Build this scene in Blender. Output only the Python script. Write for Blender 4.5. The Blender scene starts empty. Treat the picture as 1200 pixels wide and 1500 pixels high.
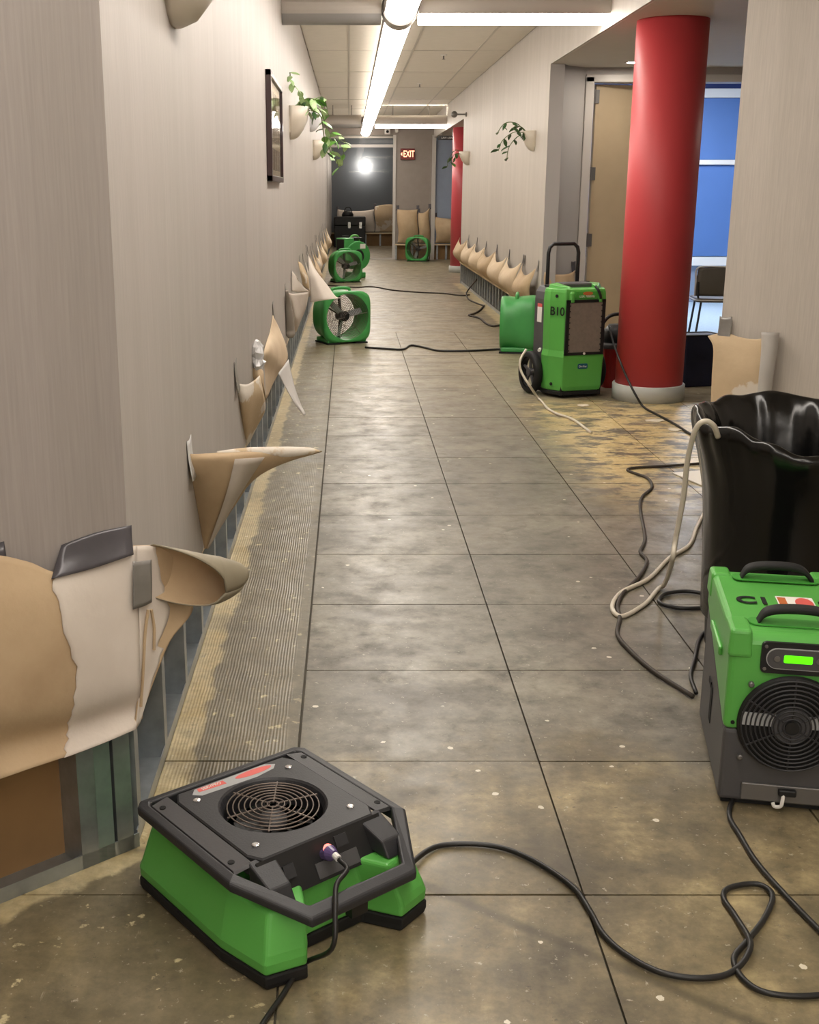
import bpy, bmesh, math, random
import numpy as np
from mathutils import Vector, Matrix

random.seed(7)
R = math.radians
scene = bpy.context.scene
COL = scene.collection

# ---------------------------------------------------------------- camera, world, exposure
cam_data = bpy.data.cameras.new('camera')
cam = bpy.data.objects.new('camera', cam_data)
COL.objects.link(cam)
cam.location = (0, 0, 1.46)
cam.rotation_euler = (math.pi / 2 - 0.2687, 0, 0)
cam_data.sensor_fit = 'VERTICAL'
cam_data.sensor_height = 24.0
cam_data.lens = 24.0 * 1707 / 1500
cam_data.shift_x = 89 / 1500
cam_data.clip_start = 0.02
cam_data.clip_end = 200
scene.camera = cam

world = bpy.data.worlds.new('world')
scene.world = world
world.use_nodes = True
world.node_tree.nodes['Background'].inputs[0].default_value = (0.6, 0.65, 0.75, 1)
world.node_tree.nodes['Background'].inputs[1].default_value = 0.02

scene.view_settings.view_transform = 'Standard'
scene.view_settings.look = 'None'
scene.view_settings.gamma = 1
scene.view_settings.use_curve_mapping = False
scene.view_settings.exposure = 0.27
TUBE_POWER = 17.0


# ---------------------------------------------------------------- materials
def lin(hexs):
    v = [int(hexs[i:i + 2], 16) / 255 for i in (0, 2, 4)]
    return tuple(c / 12.92 if c <= .04045 else ((c + .055) / 1.055) ** 2.4 for c in v) + (1,)


class NT:
    def __init__(s, name):
        s.m = bpy.data.materials.new(name)
        s.m.use_nodes = True
        s.t = s.m.node_tree
        s.b = s.t.nodes['Principled BSDF']
        s.out = s.t.nodes['Material Output']

    def n(s, kind, **kw):
        nd = s.t.nodes.new(kind)
        for k, v in kw.items():
            if k.startswith('i_'):
                nd.inputs[k[2:].replace('_', ' ')].default_value = v
            else:
                setattr(nd, k, v)
        return nd

    def l(s, a, b):
        s.t.links.new(a, b)

    def ramp(s, fac, stops):
        r = s.n('ShaderNodeValToRGB')
        e = r.color_ramp.elements
        while len(e) < len(stops):
            e.new(0.5)
        for el, (p, c) in zip(e, stops):
            el.position = p
            el.color = c if len(c) == 4 else (*c, 1)
        s.l(fac, r.inputs[0])
        return r.outputs[0]

    def mix(s, fac, a, b, mode='MIX'):
        m = s.n('ShaderNodeMix', data_type='RGBA', blend_type=mode)
        for sock, v in ((m.inputs[0], fac), (m.inputs[6], a), (m.inputs[7], b)):
            if hasattr(v, 'links'):
                s.l(v, sock)
            else:
                sock.default_value = v
        return m.outputs[2]

    def math(s, op, a, b=None, c=None, clamp=False):
        m = s.n('ShaderNodeMath', operation=op, use_clamp=clamp)
        for i, v in enumerate((a, b, c)):
            if v is None:
                continue
            if hasattr(v, 'links'):
                s.l(v, m.inputs[i])
            else:
                m.inputs[i].default_value = v
        return m.outputs[0]

    def smooth(s, v, lo, hi):
        m = s.n('ShaderNodeMapRange', interpolation_type='SMOOTHSTEP')
        s.l(v, m.inputs[0])
        m.inputs[1].default_value = lo
        m.inputs[2].default_value = hi
        return m.outputs[0]

    def noise(s, vec, scale, detail=4, rough=.55):
        t = s.n('ShaderNodeTexNoise')
        t.inputs['Scale'].default_value = scale
        t.inputs['Detail'].default_value = detail
        t.inputs['Roughness'].default_value = rough
        if vec is not None:
            s.l(vec, t.inputs['Vector'])
        return t.outputs['Fac']

    def scaled(s, vec, sc):
        m = s.n('ShaderNodeVectorMath', operation='MULTIPLY')
        s.l(vec, m.inputs[0])
        m.inputs[1].default_value = sc
        return m.outputs[0]

    def bump(s, h, strength=.2, dist=.01):
        b = s.n('ShaderNodeBump')
        b.inputs['Strength'].default_value = strength
        b.inputs['Distance'].default_value = dist
        s.l(h, b.inputs['Height'])
        s.l(b.outputs[0], s.b.inputs['Normal'])


def plain(name, hexs, rough=.5, metal=0, var=.0, vscale=8, bump=0, bscale=60, spec=.5, coat=0):
    t = NT(name)
    t.b.inputs['Roughness'].default_value = rough
    t.b.inputs['Metallic'].default_value = metal
    t.b.inputs['Specular IOR Level'].default_value = spec
    if coat:
        t.b.inputs['Coat Weight'].default_value = coat
    c = lin(hexs)
    tc = t.n('ShaderNodeTexCoord')
    if var:
        nz = t.noise(tc.outputs['Object'], vscale, 5)
        lo = tuple(max(0, x * (1 - var)) for x in c[:3]) + (1,)
        hi = tuple(min(1, x * (1 + var)) for x in c[:3]) + (1,)
        t.l(t.ramp(nz, [(.3, lo), (.7, hi)]), t.b.inputs['Base Color'])
    else:
        t.b.inputs['Base Color'].default_value = c
    if bump:
        t.bump(t.noise(tc.outputs['Object'], bscale, 3), bump, .004)
    return t.m


def emit(name, hexs, strength):
    t = NT(name)
    t.b.inputs['Base Color'].default_value = lin(hexs)
    t.b.inputs['Emission Color'].default_value = lin(hexs)
    t.b.inputs['Emission Strength'].default_value = strength
    return t.m


def wallcover(name, hexs, axis, strip=1.37, off=0.0, amp=.05):
    """woven wallcovering hung in strips: fine vertical weave, slight change of tone strip by strip"""
    t = NT(name)
    g = t.n('ShaderNodeNewGeometry')
    sp = t.n('ShaderNodeSeparateXYZ')
    t.l(g.outputs['Position'], sp.inputs[0])
    a = sp.outputs[axis]
    k = t.math('FLOOR', t.math('DIVIDE', t.math('ADD', a, off), strip))
    wn = t.n('ShaderNodeTexWhiteNoise', noise_dimensions='1D')
    t.l(k, wn.inputs['W'])
    weave = t.noise(t.scaled(g.outputs['Position'], (170, 170, 6)), 1, 3)
    streak = t.noise(t.scaled(g.outputs['Position'], (7, 7, .35)), 1, 4)
    c = lin(hexs)
    f = lambda q: tuple(x * q for x in c[:3]) + (1,)
    col = t.ramp(weave, [(.3, f(.93)), (.7, f(1.06))])
    col = t.mix(1.0, col, t.ramp(wn.outputs['Value'], [(0, (1 - amp,) * 3), (1, (1 + amp * .6,) * 3)]), 'MULTIPLY')
    col = t.mix(1.0, col, t.ramp(streak, [(.35, (.95, .95, .94)), (.65, (1.03, 1.03, 1.03))]), 'MULTIPLY')
    fr = t.math('FRACT', t.math('DIVIDE', t.math('ADD', a, off), strip))
    seam = t.math('LESS_THAN', fr, .005)
    col = t.mix(seam, col, f(1.12))
    t.l(col, t.b.inputs['Base Color'])
    t.b.inputs['Roughness'].default_value = .55
    t.bump(weave, .12, .002)
    return t.m


def floor_material():
    t = NT('stripped concrete floor')
    g = t.n('ShaderNodeNewGeometry')
    P = g.outputs['Position']
    sp = t.n('ShaderNodeSeparateXYZ')
    t.l(P, sp.inputs[0])
    X, Y = sp.outputs[0], sp.outputs[1]
    n1 = t.noise(P, 1.7, 6, .6)
    n2 = t.noise(P, 6.0, 6, .65)
    n3 = t.noise(P, 38, 4, .7)
    warp = t.noise(P, 2.6, 5, .6)
    col = t.ramp(n1, [(.32, lin('676153')), (.5, lin('787264')), (.68, lin('8b8473'))])
    col = t.mix(t.smooth(n2, .42, .75), col, lin('565145'))
    col = t.mix(t.math('MULTIPLY', t.smooth(t.noise(P, 4.1, 6, .7), .56, .68), .5), col, lin('9a9484'))
    # tan-stained foreground; far end coloured tan in place of reflected light
    fg = t.smooth(t.math('ADD', Y, t.math('MULTIPLY', t.math('SUBTRACT', warp, .5), 1.5)), 3.0, 2.55)
    brown = t.ramp(t.noise(P, 3.3, 7, .66), [(.30, lin('4a412f')), (.44, lin('6b6048')), (.55, lin('857759')), (.68, lin('b3a178'))])
    grit = t.ramp(t.noise(P, 26, 5, .7), [(.35, (.78,) * 3), (.65, (1.12,) * 3)])
    col = t.mix(t.math('MULTIPLY', fg, .9), col, brown)
    fr = t.smooth(Y, 6.0, 11.0)
    col = t.mix(t.math('MULTIPLY', fr, .7), col, t.ramp(t.noise(t.scaled(P, (1.2, 3.0, 1)), 1.5, 5), [(.3, lin('7c7158')), (.7, lin('a6987a'))]))
    # left trowelled adhesive strip
    edge = t.math('ADD', X, t.math('MULTIPLY', t.math('SUBTRACT', n2, .5), .03))
    strip = t.math('MULTIPLY', t.smooth(edge, -.165, -.185), t.smooth(Y, 2.55, 2.65))
    stripw = t.smooth(edge, -.125, -.15)
    col = t.mix(t.math('MULTIPLY', stripw, .6), col, t.ramp(n2, [(.3, lin('5b5440')), (.7, lin('7b715a'))]))
    wv = t.n('ShaderNodeTexWave', wave_type='BANDS', bands_direction='X')
    wv.inputs['Scale'].default_value = 34
    wv.inputs['Distortion'].default_value = 2.6
    wv.inputs['Detail'].default_value = 2
    wv.inputs['Detail Scale'].default_value = .22
    t.l(P, wv.inputs['Vector'])
    ridge = t.math('MULTIPLY', strip, wv.outputs['Fac'])
    broken = t.smooth(t.noise(P, 11, 5, .65), .42, .62)
    col = t.mix(t.math('MULTIPLY', ridge, t.math('ADD', t.math('MULTIPLY', broken, .26), .02)), col, lin('b5aa8c'))
    wob = t.math('MULTIPLY', t.math('SUBTRACT', t.noise(P, 9, 6), .5), .10)
    residue = t.math('MULTIPLY', t.smooth(t.math('ADD', X, wob), -.405, -.43), t.smooth(Y, 2.36, 2.40))
    dch = t.math('ADD', t.math('ADD', t.math('MULTIPLY', X, .659), t.math('MULTIPLY', Y, -.752)), .659 * .472 + .752 * 2.38)
    residue = t.math('MAXIMUM', residue, t.math('MULTIPLY', t.smooth(t.math('ADD', dch, wob), .05, .03), t.smooth(Y, 2.40, 2.34)))
    col = t.mix(t.math('MULTIPLY', residue, .85), col, t.ramp(n2, [(.3, lin('b09b6c')), (.7, lin('cdbf9b'))]))
    chips = t.math('MULTIPLY', t.smooth(t.noise(P, 17, 5, .6), .62, .67), t.smooth(X, -.1, -.2))
    col = t.mix(t.math('MULTIPLY', chips, .8), col, lin('cfc29a'))
    col = t.mix(1.0, col, grit, 'MULTIPLY')
    # yellow adhesive left in front of the round column
    m1 = t.math('MULTIPLY', t.smooth(X, 1.05, 1.5), t.smooth(X, 2.75, 2.2))
    m2 = t.math('MULTIPLY', t.smooth(Y, 4.9, 6.3), t.smooth(Y, 8.6, 8.0))
    st = t.smooth(t.noise(t.scaled(P, (2.4, 4.2, 1)), 1.8, 7, .7), .42, .54)
    col = t.mix(t.math('MULTIPLY', t.math('MULTIPLY', m1, m2), t.math('MULTIPLY', st, .9)), col, t.ramp(n3, [(.3, lin('c9ae74')), (.7, lin('e3d09c'))]))
    # right wall residue
    rr = t.smooth(t.math('ADD', X, t.math('MULTIPLY', t.math('SUBTRACT', t.noise(P, 7, 5), .5), .2)), 1.68, 1.74)
    rr = t.math('MULTIPLY', rr, t.math('MULTIPLY', t.smooth(Y, 10.8, 11.6), t.smooth(Y, 19.6, 19.3)))
    col = t.mix(t.math('MULTIPLY', rr, .6), col, lin('cdbb8c'))
    # dark rectangular patches and smears
    dp = t.smooth(t.noise(t.scaled(P, (1.3, 2.2, 1)), 1.1, 4), .56, .66)
    col = t.mix(t.math('MULTIPLY', dp, .35), col, lin('4b463c'))
    # dark diagonal line running off the foreground
    d = t.math('ABSOLUTE', t.math('ADD', t.math('ADD', Y, t.math('MULTIPLY', X, .76)), -2.36))
    ln = t.math('MULTIPLY', t.smooth(d, .03, .004), t.math('MULTIPLY', t.smooth(X, .08, .14), t.smooth(X, .95, .75)))
    col = t.mix(t.math('MULTIPLY', ln, .55), col, lin('3b3425'))
    # white flecks of plaster
    vo = t.n('ShaderNodeTexVoronoi', feature='F1')
    vo.inputs['Scale'].default_value = 9
    t.l(P, vo.inputs['Vector'])
    vs = t.math('LESS_THAN', t.math('ADD', vo.outputs['Distance'], t.math('MULTIPLY', n3, .12)), .135)
    wn = t.n('ShaderNodeTexWhiteNoise')
    t.l(vo.outputs['Position'], wn.inputs['Vector'])
    vs = t.math('MULTIPLY', vs, t.math('GREATER_THAN', wn.outputs['Value'], .55))
    col = t.mix(t.math('MULTIPLY', vs, .85), col, lin('ded6c4'))
    fine = t.smooth(t.noise(P, 48, 4, .7), .62, .70)
    col = t.mix(t.math('MULTIPLY', fine, .5), col, lin('c9c1ae'))
    pits = t.smooth(t.noise(P, 33, 5, .75), .37, .30)
    col = t.mix(t.math('MULTIPLY', pits, .6), col, lin('3c372d'))
    blot = t.smooth(t.noise(P, 12, 5, .7), .60, .68)
    col = t.mix(t.math('MULTIPLY', blot, .4), col, lin('443e33'))
    scr = t.smooth(t.noise(t.scaled(P, (34, 5, 1)), 1, 4, .6), .70, .74)
    col = t.mix(t.math('MULTIPLY', scr, .35), col, lin('bdb49d'))
    t.l(col, t.b.inputs['Base Color'])
    t.l(t.ramp(n2, [(.3, (.30,) * 3), (.7, (.52,) * 3)]), t.b.inputs['Roughness'])
    hgt = t.math('ADD', t.math('MULTIPLY', n3, .35), t.math('MULTIPLY', ridge, .4))
    t.bump(hgt, .35, .004)
    return t.m


def glass_material(name, tint=(1, 1, 1), refl=.12):
    t = NT(name)
    tr = t.n('ShaderNodeBsdfTransparent')
    tr.inputs[0].default_value = (*tint, 1)
    gl = t.n('ShaderNodeBsdfGlossy')
    gl.inputs['Roughness'].default_value = .03
    mx = t.n('ShaderNodeMixShader')
    mx.inputs[0].default_value = refl
    t.l(tr.outputs[0], mx.inputs[1])
    t.l(gl.outputs[0], mx.inputs[2])
    t.l(mx.outputs[0], t.out.inputs['Surface'])
    return t.m


def paper_material(name, a, b, blotch=None):
    t = NT(name)
    tc = t.n('ShaderNodeTexCoord')
    P = tc.outputs['Object']
    nz = t.noise(P, 5, 6, .6)
    col = t.ramp(nz, [(.3, lin(a)), (.7, lin(b))])
    if blotch:
        m = t.smooth(t.noise(P, 2.6, 6, .62), .52, .56)
        col = t.mix(m, col, lin(blotch))
    t.l(col, t.b.inputs['Base Color'])
    t.b.inputs['Roughness'].default_value = .8
    t.bump(t.noise(P, 22, 4), .18, .01)
    return t.m


def bag_material():
    t = NT('black plastic liner')
    tc = t.n('ShaderNodeTexCoord')
    t.b.inputs['Base Color'].default_value = lin('080808')
    t.b.inputs['Roughness'].default_value = .22
    t.b.inputs['Specular IOR Level'].default_value = .55
    a = t.noise(tc.outputs['Object'], 6, 2, .4)
    b = t.noise(t.scaled(tc.outputs['Object'], (16, 16, 4)), 1, 4)
    t.bump(t.math('ADD', a, t.math('MULTIPLY', b, .3)), .3, .02)
    return t.m


MAT = {}
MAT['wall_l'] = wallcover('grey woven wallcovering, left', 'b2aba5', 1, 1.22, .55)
MAT['wall_c'] = wallcover('grey woven wallcovering, angled', 'a29a95', 0, 1.37, .2)  # same wallcovering, colour darkened for the weaker light on the angled wall
MAT['wall_r'] = wallcover('grey woven wallcovering, right', 'c4bcb3', 1, 1.22, .2)  # same wallcovering, colour lightened for the brighter light on the right walls
MAT['wall_p'] = plain('smooth grey wall paint', 'aaa6a3', .6, var=.03, vscale=3)
MAT['wall_far'] = plain('taupe far wall paint', '8f857d', .55, var=.05)
MAT['slate'] = plain('slate blue satin wall paint', '5f666d', .6, var=.06, vscale=2)
MAT['bluewall'] = plain('soft blue wall paint', '8b97ab', .5, var=.04)
MAT['soffit'] = plain('off-white soffit paint', 'cdc6bb', .6, var=.02)
MAT['ceil'] = plain('mineral ceiling tile', 'd6cfc2', .8, var=.03, bump=.15, bscale=150)
MAT['grid'] = plain('ceiling grid metal', 'b9b2a6', .5)
MAT['floor'] = floor_material()
MAT['joint'] = plain('dark floor joint', '4a4437', .8, var=.2)
MAT['steel'] = plain('galvanised steel', 'a3a9ac', .38, .75, var=.18, vscale=14)
MAT['steel_g'] = plain('greenish galvanised steel', '8fa19a', .42, .6, var=.2, vscale=10)
MAT['brown_board'] = plain('brown board paper', '8a6a44', .8, var=.12, vscale=4)
MAT['cut_board'] = plain('cut plasterboard edge', 'd8c4a0', .85, var=.12, vscale=10)
MAT['paper_tan'] = paper_material('tan backing paper', 'b39a7a', 'c4ac8b')
MAT['paper_peach'] = paper_material('peach backing paper', 'ccb596', 'd9c5a8')
MAT['paper_white'] = paper_material('torn white facing paper', 'cfc4b8', 'dad0c5')
MAT['paper_mix'] = paper_material('patchy backing paper', 'c0a988', 'cdb797', 'dbd2c5')
MAT['vinyl'] = plain('grey vinyl face', '9c948a', .55, var=.05)
MAT['vinyl_o'] = plain('olive grey vinyl face', '8d8470', .6, var=.12, vscale=12)
MAT['vinyl_lt'] = plain('light grey vinyl face', 'b9b5b0', .5, var=.05)
MAT['tape'] = plain('grey duct tape', '4f4c50', .32, .15, var=.15, vscale=12, bump=.25, bscale=18)
MAT['tape_lt'] = plain('silver duct tape', '8f8c88', .32, .3, var=.15, vscale=12, bump=.25, bscale=18)
MAT['tape_w'] = plain('crumpled white tape', 'd7d6d6', .35, .1, var=.1, vscale=25, bump=.4, bscale=40)
MAT['green'] = plain('bright green plastic', '5aaa4c', .36, var=.06, vscale=5, bump=.06, bscale=220)
MAT['green_d'] = plain('green plastic lower', '479a3c', .45, var=.06, vscale=5)
MAT['green_f'] = plain('kelly green plastic', '449b50', .42, var=.1, vscale=5)
MAT['black'] = plain('textured black plastic', '2b2b2e', .5, var=.1, vscale=9, bump=.1, bscale=240)
MAT['black2'] = plain('matt black plastic', '161617', .5)
MAT['rubber'] = plain('black rubber', '101010', .7, var=.1)
MAT['char'] = plain('charcoal plastic', '4c4b4d', .5, var=.06, bump=.06, bscale=200)
MAT['dark'] = plain('dark interior', '0b0b0b', .8)
MAT['wire'] = plain('brown grey wire', '6d625a', .4, .5)
MAT['chrome'] = plain('bright screw steel', 'e0e0e0', .2, .9)
MAT['cord'] = plain('black cord jacket', '1c1b1a', .45)
MAT['cord_b'] = plain('brown dusty cord jacket', '352d26', .6)
MAT['hose'] = plain('clear vinyl hose', 'c8bfae', .3, var=.05)
MAT['red'] = plain('red column paint', 'c54247', .5, var=.03, vscale=2)
MAT['red2'] = plain('far red column paint', 'c44a52', .4)
MAT['red_bin'] = plain('dark red plastic', '8e1714', .4)
MAT['base_gr'] = plain('pale grey base cove', 'c3c5c2', .5, var=.03)
MAT['white'] = plain('white paint', 'e6e3de', .45)
MAT['frame'] = plain('pale grey frame paint', 'bdb8b2', .4)
MAT['door'] = plain('tan wood door', 'b3a083', .5, var=.05, vscale=3)
MAT['hinge'] = plain('satin hinge steel', '777573', .4, .6)
MAT['bluepanel'] = plain('strong blue panel', '5478b4', .5, var=.04, vscale=2)
MAT['navyglass'] = plain('navy panel', '24356e', .4)
MAT['carpet'] = plain('pale blue carpet', 'a9bccb', .9, var=.1, vscale=60)
MAT['navy'] = plain('navy nylon', '171a35', .6, var=.25, vscale=6, bump=.3, bscale=9)
MAT['chair'] = plain('dark grey chair plastic', '4d4842', .5, var=.05)
MAT['chair_edge'] = plain('light grey chair edge', 'b4b0ac', .4)
MAT['mahog'] = plain('dark mahogany frame', '2f1212', .3, coat=.4)
MAT['plaque'] = plain('parchment mount', 'c9b591', .5, var=.2, vscale=20)
MAT['plaque_d'] = plain('brown photo mount', '8f7758', .45, var=.2, vscale=30)
MAT['pot'] = plain('cream ceramic', 'd5cbbb', .35)
MAT['pot_w'] = plain('white ceramic', 'd9d9dc', .3)
MAT['leaf'] = plain('pothos leaf', '6fae4a', .4, var=.3, vscale=14)
MAT['leaf_v'] = plain('variegated leaf', 'a9c98c', .4, var=.35, vscale=20)
MAT['leaf_d'] = plain('dark green leaf', '33542a', .38, var=.3, vscale=14)
MAT['stem'] = plain('plant stem', '5a6b38', .6)
MAT['lens'] = emit('lit tube lens', 'fff7ed', TUBE_POWER)
MAT['uplens'] = emit('indirect slot lens', 'fff7ed', TUBE_POWER * .42)
MAT['lens_off'] = plain('unlit tube lens', '8e8b88', .4)
MAT['housing'] = plain('satin aluminium housing', 'b3aca4', .42, .25)
MAT['housing_d'] = plain('dark joint ring', '5e5955', .4, .5)
MAT['reflection'] = emit('lamp globe', 'fff0e0', 40)  # glow of the reflection stand-in on the slate wall
MAT['strip'] = emit('strip lens', 'fff2e2', 60)
MAT['panel_light'] = emit('ceiling panel lens', 'f2f6ff', 26)
MAT['downlight'] = emit('downlight lens', 'fff3e4', 130)
MAT['exit_red'] = plain('exit sign red', '6e1f16', .4)
MAT['exit_txt'] = emit('exit letters', 'ffb08a', 2.2)
MAT['sign_blk'] = plain('black sign', '0d0d0e', .4)
MAT['txt_white'] = plain('white lettering', 'e9e6e0', .5)
MAT['lcd'] = emit('lcd', '5dff08', .8)
MAT['sticker'] = plain('grey sticker', 'a5a7a8', .35)
MAT['sticker_red'] = plain('red print', 'd9615a', .4)
MAT['orange'] = plain('orange print', 'c06a3a', .4)
MAT['badge'] = plain('blue badge', '17536b', .35)
MAT['filter'] = plain('grey filter mesh', '7d7268', .7, var=.1, vscale=40, bump=.5, bscale=260)
MAT['bag'] = bag_material()
MAT['can'] = plain('dark grey can', '1c1c1d', .5)
MAT['card'] = plain('white card', 'e9e4da', .6)
MAT['plug'] = plain('purple plug', '5b4a78', .25)
MAT['plug_lit'] = emit('lit plug', 'ff7a70', 1.6)
MAT['glass'] = glass_material('partition glass', (.98, .98, .98), .004)
MAT['glass_p'] = glass_material('picture glass', (1, 1, 1), .3)
MAT['plaster'] = plain('plaster crumbs', 'd9cfbc', .8)


# ---------------------------------------------------------------- mesh helpers
def link(o, parent=None):
    COL.objects.link(o)
    if parent is not None:
        o.parent = parent
    return o


def mesh_obj(name, verts, faces, mat, parent=None, loc=None, rot=None, smooth=False, bevel=0, mats=None, idx=None, seg=2):
    me = bpy.data.meshes.new(name)
    me.from_pydata([tuple(v) for v in verts], [], [tuple(f) for f in faces])
    for m in (mats or [mat]):
        me.materials.append(MAT[m] if isinstance(m, str) else m)
    if idx:
        me.polygons.foreach_set('material_index', idx)
    if smooth:
        me.polygons.foreach_set('use_smooth', [True] * len(me.polygons))
    me.update()
    o = bpy.data.objects.new(name, me)
    link(o, parent)
    if loc is not None:
        o.location = loc
    if rot is not None:
        o.rotation_euler = rot
    if bevel:
        b = o.modifiers.new('bevel', 'BEVEL')
        b.width = bevel
        b.segments = seg
        b.limit_method = 'ANGLE'
        b.angle_limit = R(35)
    return o


class MB:
    """collects simple solids into one mesh"""

    def __init__(s):
        s.v, s.f = [], []

    def add(s, v, f):
        o = len(s.v)
        s.v += [tuple(p) for p in v]
        s.f += [tuple(i + o for i in q) for q in f]
        return s

    def box(s, a, b):
        (x0, y0, z0), (x1, y1, z1) = a, b
        v = [(x0, y0, z0), (x1, y0, z0), (x1, y1, z0), (x0, y1, z0), (x0, y0, z1), (x1, y0, z1), (x1, y1, z1), (x0, y1, z1)]
        return s.add(v, [(3, 2, 1, 0), (4, 5, 6, 7), (0, 1, 5, 4), (1, 2, 6, 5), (2, 3, 7, 6), (3, 0, 4, 7)])

    def prism(s, outline, z0, z1):
        n = len(outline)
        v = [(x, y, z0) for x, y in outline] + [(x, y, z1) for x, y in outline]
        f = [tuple(range(n))[::-1], tuple(range(n, 2 * n))] + [(i, (i + 1) % n, n + (i + 1) % n, n + i) for i in range(n)]
        return s.add(v, f)

    def loft(s, rings, cap=True):
        n = len(rings[0])
        v = [p for r in rings for p in r]
        f = []
        for k in range(len(rings) - 1):
            for i in range(n):
                j = (i + 1) % n
                f.append((k * n + i, k * n + j, (k + 1) * n + j, (k + 1) * n + i))
        if cap:
            f.append(tuple(range(n))[::-1])
            f.append(tuple(range((len(rings) - 1) * n, len(rings) * n)))
        return s.add(v, f)

    def tube(s, pts, r, n=8, closed=False):
        pts = [Vector(p) for p in pts]
        m = len(pts)
        rr = r if isinstance(r, (list, tuple)) else [r] * m
        rings = []
        prev = None
        for i, p in enumerate(pts):
            if closed:
                t = pts[(i + 1) % m] - pts[i - 1]
            else:
                t = pts[min(i + 1, m - 1)] - pts[max(i - 1, 0)]
            if t.length < 1e-9:
                t = Vector((0, 0, 1))
            t.normalize()
            if prev is None:
                a = Vector((0, 0, 1)) if abs(t.z) < .9 else Vector((1, 0, 0))
                u = t.cross(a).normalized()
            else:
                u = (prev - t * prev.dot(t))
                u = u.normalized() if u.length > 1e-6 else t.orthogonal().normalized()
            prev = u
            w = t.cross(u)
            rings.append([p + (u * math.cos(q) + w * math.sin(q)) * rr[i] for q in [2 * math.pi * k / n for k in range(n)]])
        if closed:
            rings.append(rings[0])
            return s.loft(rings, False)
        return s.loft(rings)

    def lathe(s, prof, n=32, c=(0, 0, 0), axis='z', cap=True):
        rings = []
        for r, h in prof:
            ring = []
            for k in range(n):
                a = 2 * math.pi * k / n
                x, y = r * math.cos(a), r * math.sin(a)
                p = (x, y, h) if axis == 'z' else ((x, h, y) if axis == 'y' else (h, x, y))
                ring.append((p[0] + c[0], p[1] + c[1], p[2] + c[2]))
            rings.append(ring)
        return s.loft(rings, cap)

    def obj(s, name, mat, parent=None, **kw):
        o = mesh_obj(name, s.v, s.f, mat, parent, **kw)
        bm = bmesh.new()
        bm.from_mesh(o.data)
        bmesh.ops.recalc_face_normals(bm, faces=bm.faces)
        bm.to_mesh(o.data)
        bm.free()
        return o


def box(name, a, b, mat, parent=None, **kw):
    return MB().box(a, b).obj(name, mat, parent, **kw)


def catmull(pts, per=6, closed=False):
    P = [np.array(p, float) for p in pts]
    if len(P) < 3:
        return [tuple(p) for p in P]
    if closed:
        P = [P[-1]] + P + [P[0], P[1]]
    else:
        P = [2 * P[0] - P[1]] + P + [2 * P[-1] - P[-2]]
    out = []
    for i in range(1, len(P) - 2):
        p0, p1, p2, p3 = P[i - 1:i + 3]
        for k in range(per):
            t = k / per
            out.append(.5 * (2 * p1 + (p2 - p0) * t + (2 * p0 - 5 * p1 + 4 * p2 - p3) * t * t + (3 * p1 - p0 - 3 * p2 + p3) * t ** 3))
    if not closed:
        out.append(P[-2])
    return [tuple(p) for p in out]


def smooth_grid(ctrl, per=5):
    rows = [catmull(r, per) for r in ctrl]
    cols = [catmull([r[i] for r in rows], per) for i in range(len(rows[0]))]
    return [[cols[i][j] for i in range(len(cols))] for j in range(len(cols[0]))]


def sheet(name, grid, front, back, parent=None, hint=(1, -1, .2), thick=.003, jag=0):
    """a thin double-faced sheet: front paper towards the hint direction, other face on the back"""
    A = np.array(grid, float)
    nr, nc = A.shape[:2]
    if jag:
        rng = random.Random(len(name) * 13 + nr)
        for i in range(nc):
            A[0, i, 2] += rng.uniform(-jag, jag)
    du = np.gradient(A, axis=1)
    dv = np.gradient(A, axis=0)
    N = np.cross(du, dv)
    N /= np.maximum(np.linalg.norm(N, axis=2, keepdims=True), 1e-9)
    flip = (N.reshape(-1, 3) @ np.array(hint)).mean() < 0
    if flip:
        N = -N
    B = A - N * thick
    v = [tuple(p) for p in A.reshape(-1, 3)] + [tuple(p) for p in B.reshape(-1, 3)]
    f, idx = [], []
    o = nr * nc
    for r in range(nr - 1):
        for c in range(nc - 1):
            a, b, d, e = r * nc + c, r * nc + c + 1, (r + 1) * nc + c + 1, (r + 1) * nc + c
            q = (a, b, d, e) if not flip else (e, d, b, a)
            f.append(q)
            idx.append(0)
            f.append(tuple(i + o for i in q[::-1]))
            idx.append(1)
    rim = [c for c in range(nc)] + [r * nc + nc - 1 for r in range(1, nr)] + [(nr - 1) * nc + c for c in range(nc - 2, -1, -1)] + [r * nc for r in range(nr - 2, 0, -1)]
    for i in range(len(rim)):
        a, b = rim[i], rim[(i + 1) % len(rim)]
        f.append((b, a, a + o, b + o) if not flip else (a, b, b + o, a + o))
        idx.append(0)
    return mesh_obj(name, v, f, None, parent, smooth=True, mats=[front, back], idx=idx)


def tag(o, label, cat, group=None):
    o['label'] = label
    o['category'] = cat
    if group:
        o['group'] = group
    return o


def struct(o):
    o['kind'] = 'structure'
    return o


def thing(name, label, cat, loc=(0, 0, 0), rz=0, group=None):
    o = bpy.data.objects.new(name, None)
    o.empty_display_size = .1
    link(o)
    o.location = loc
    o.rotation_euler = (0, 0, rz)
    return tag(o, label, cat, group)


def copy_tree(o, parent=None):
    c = o.copy()
    COL.objects.link(c)
    c.parent = parent
    for ch in list(o.children):
        copy_tree(ch, c)
    return c


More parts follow.
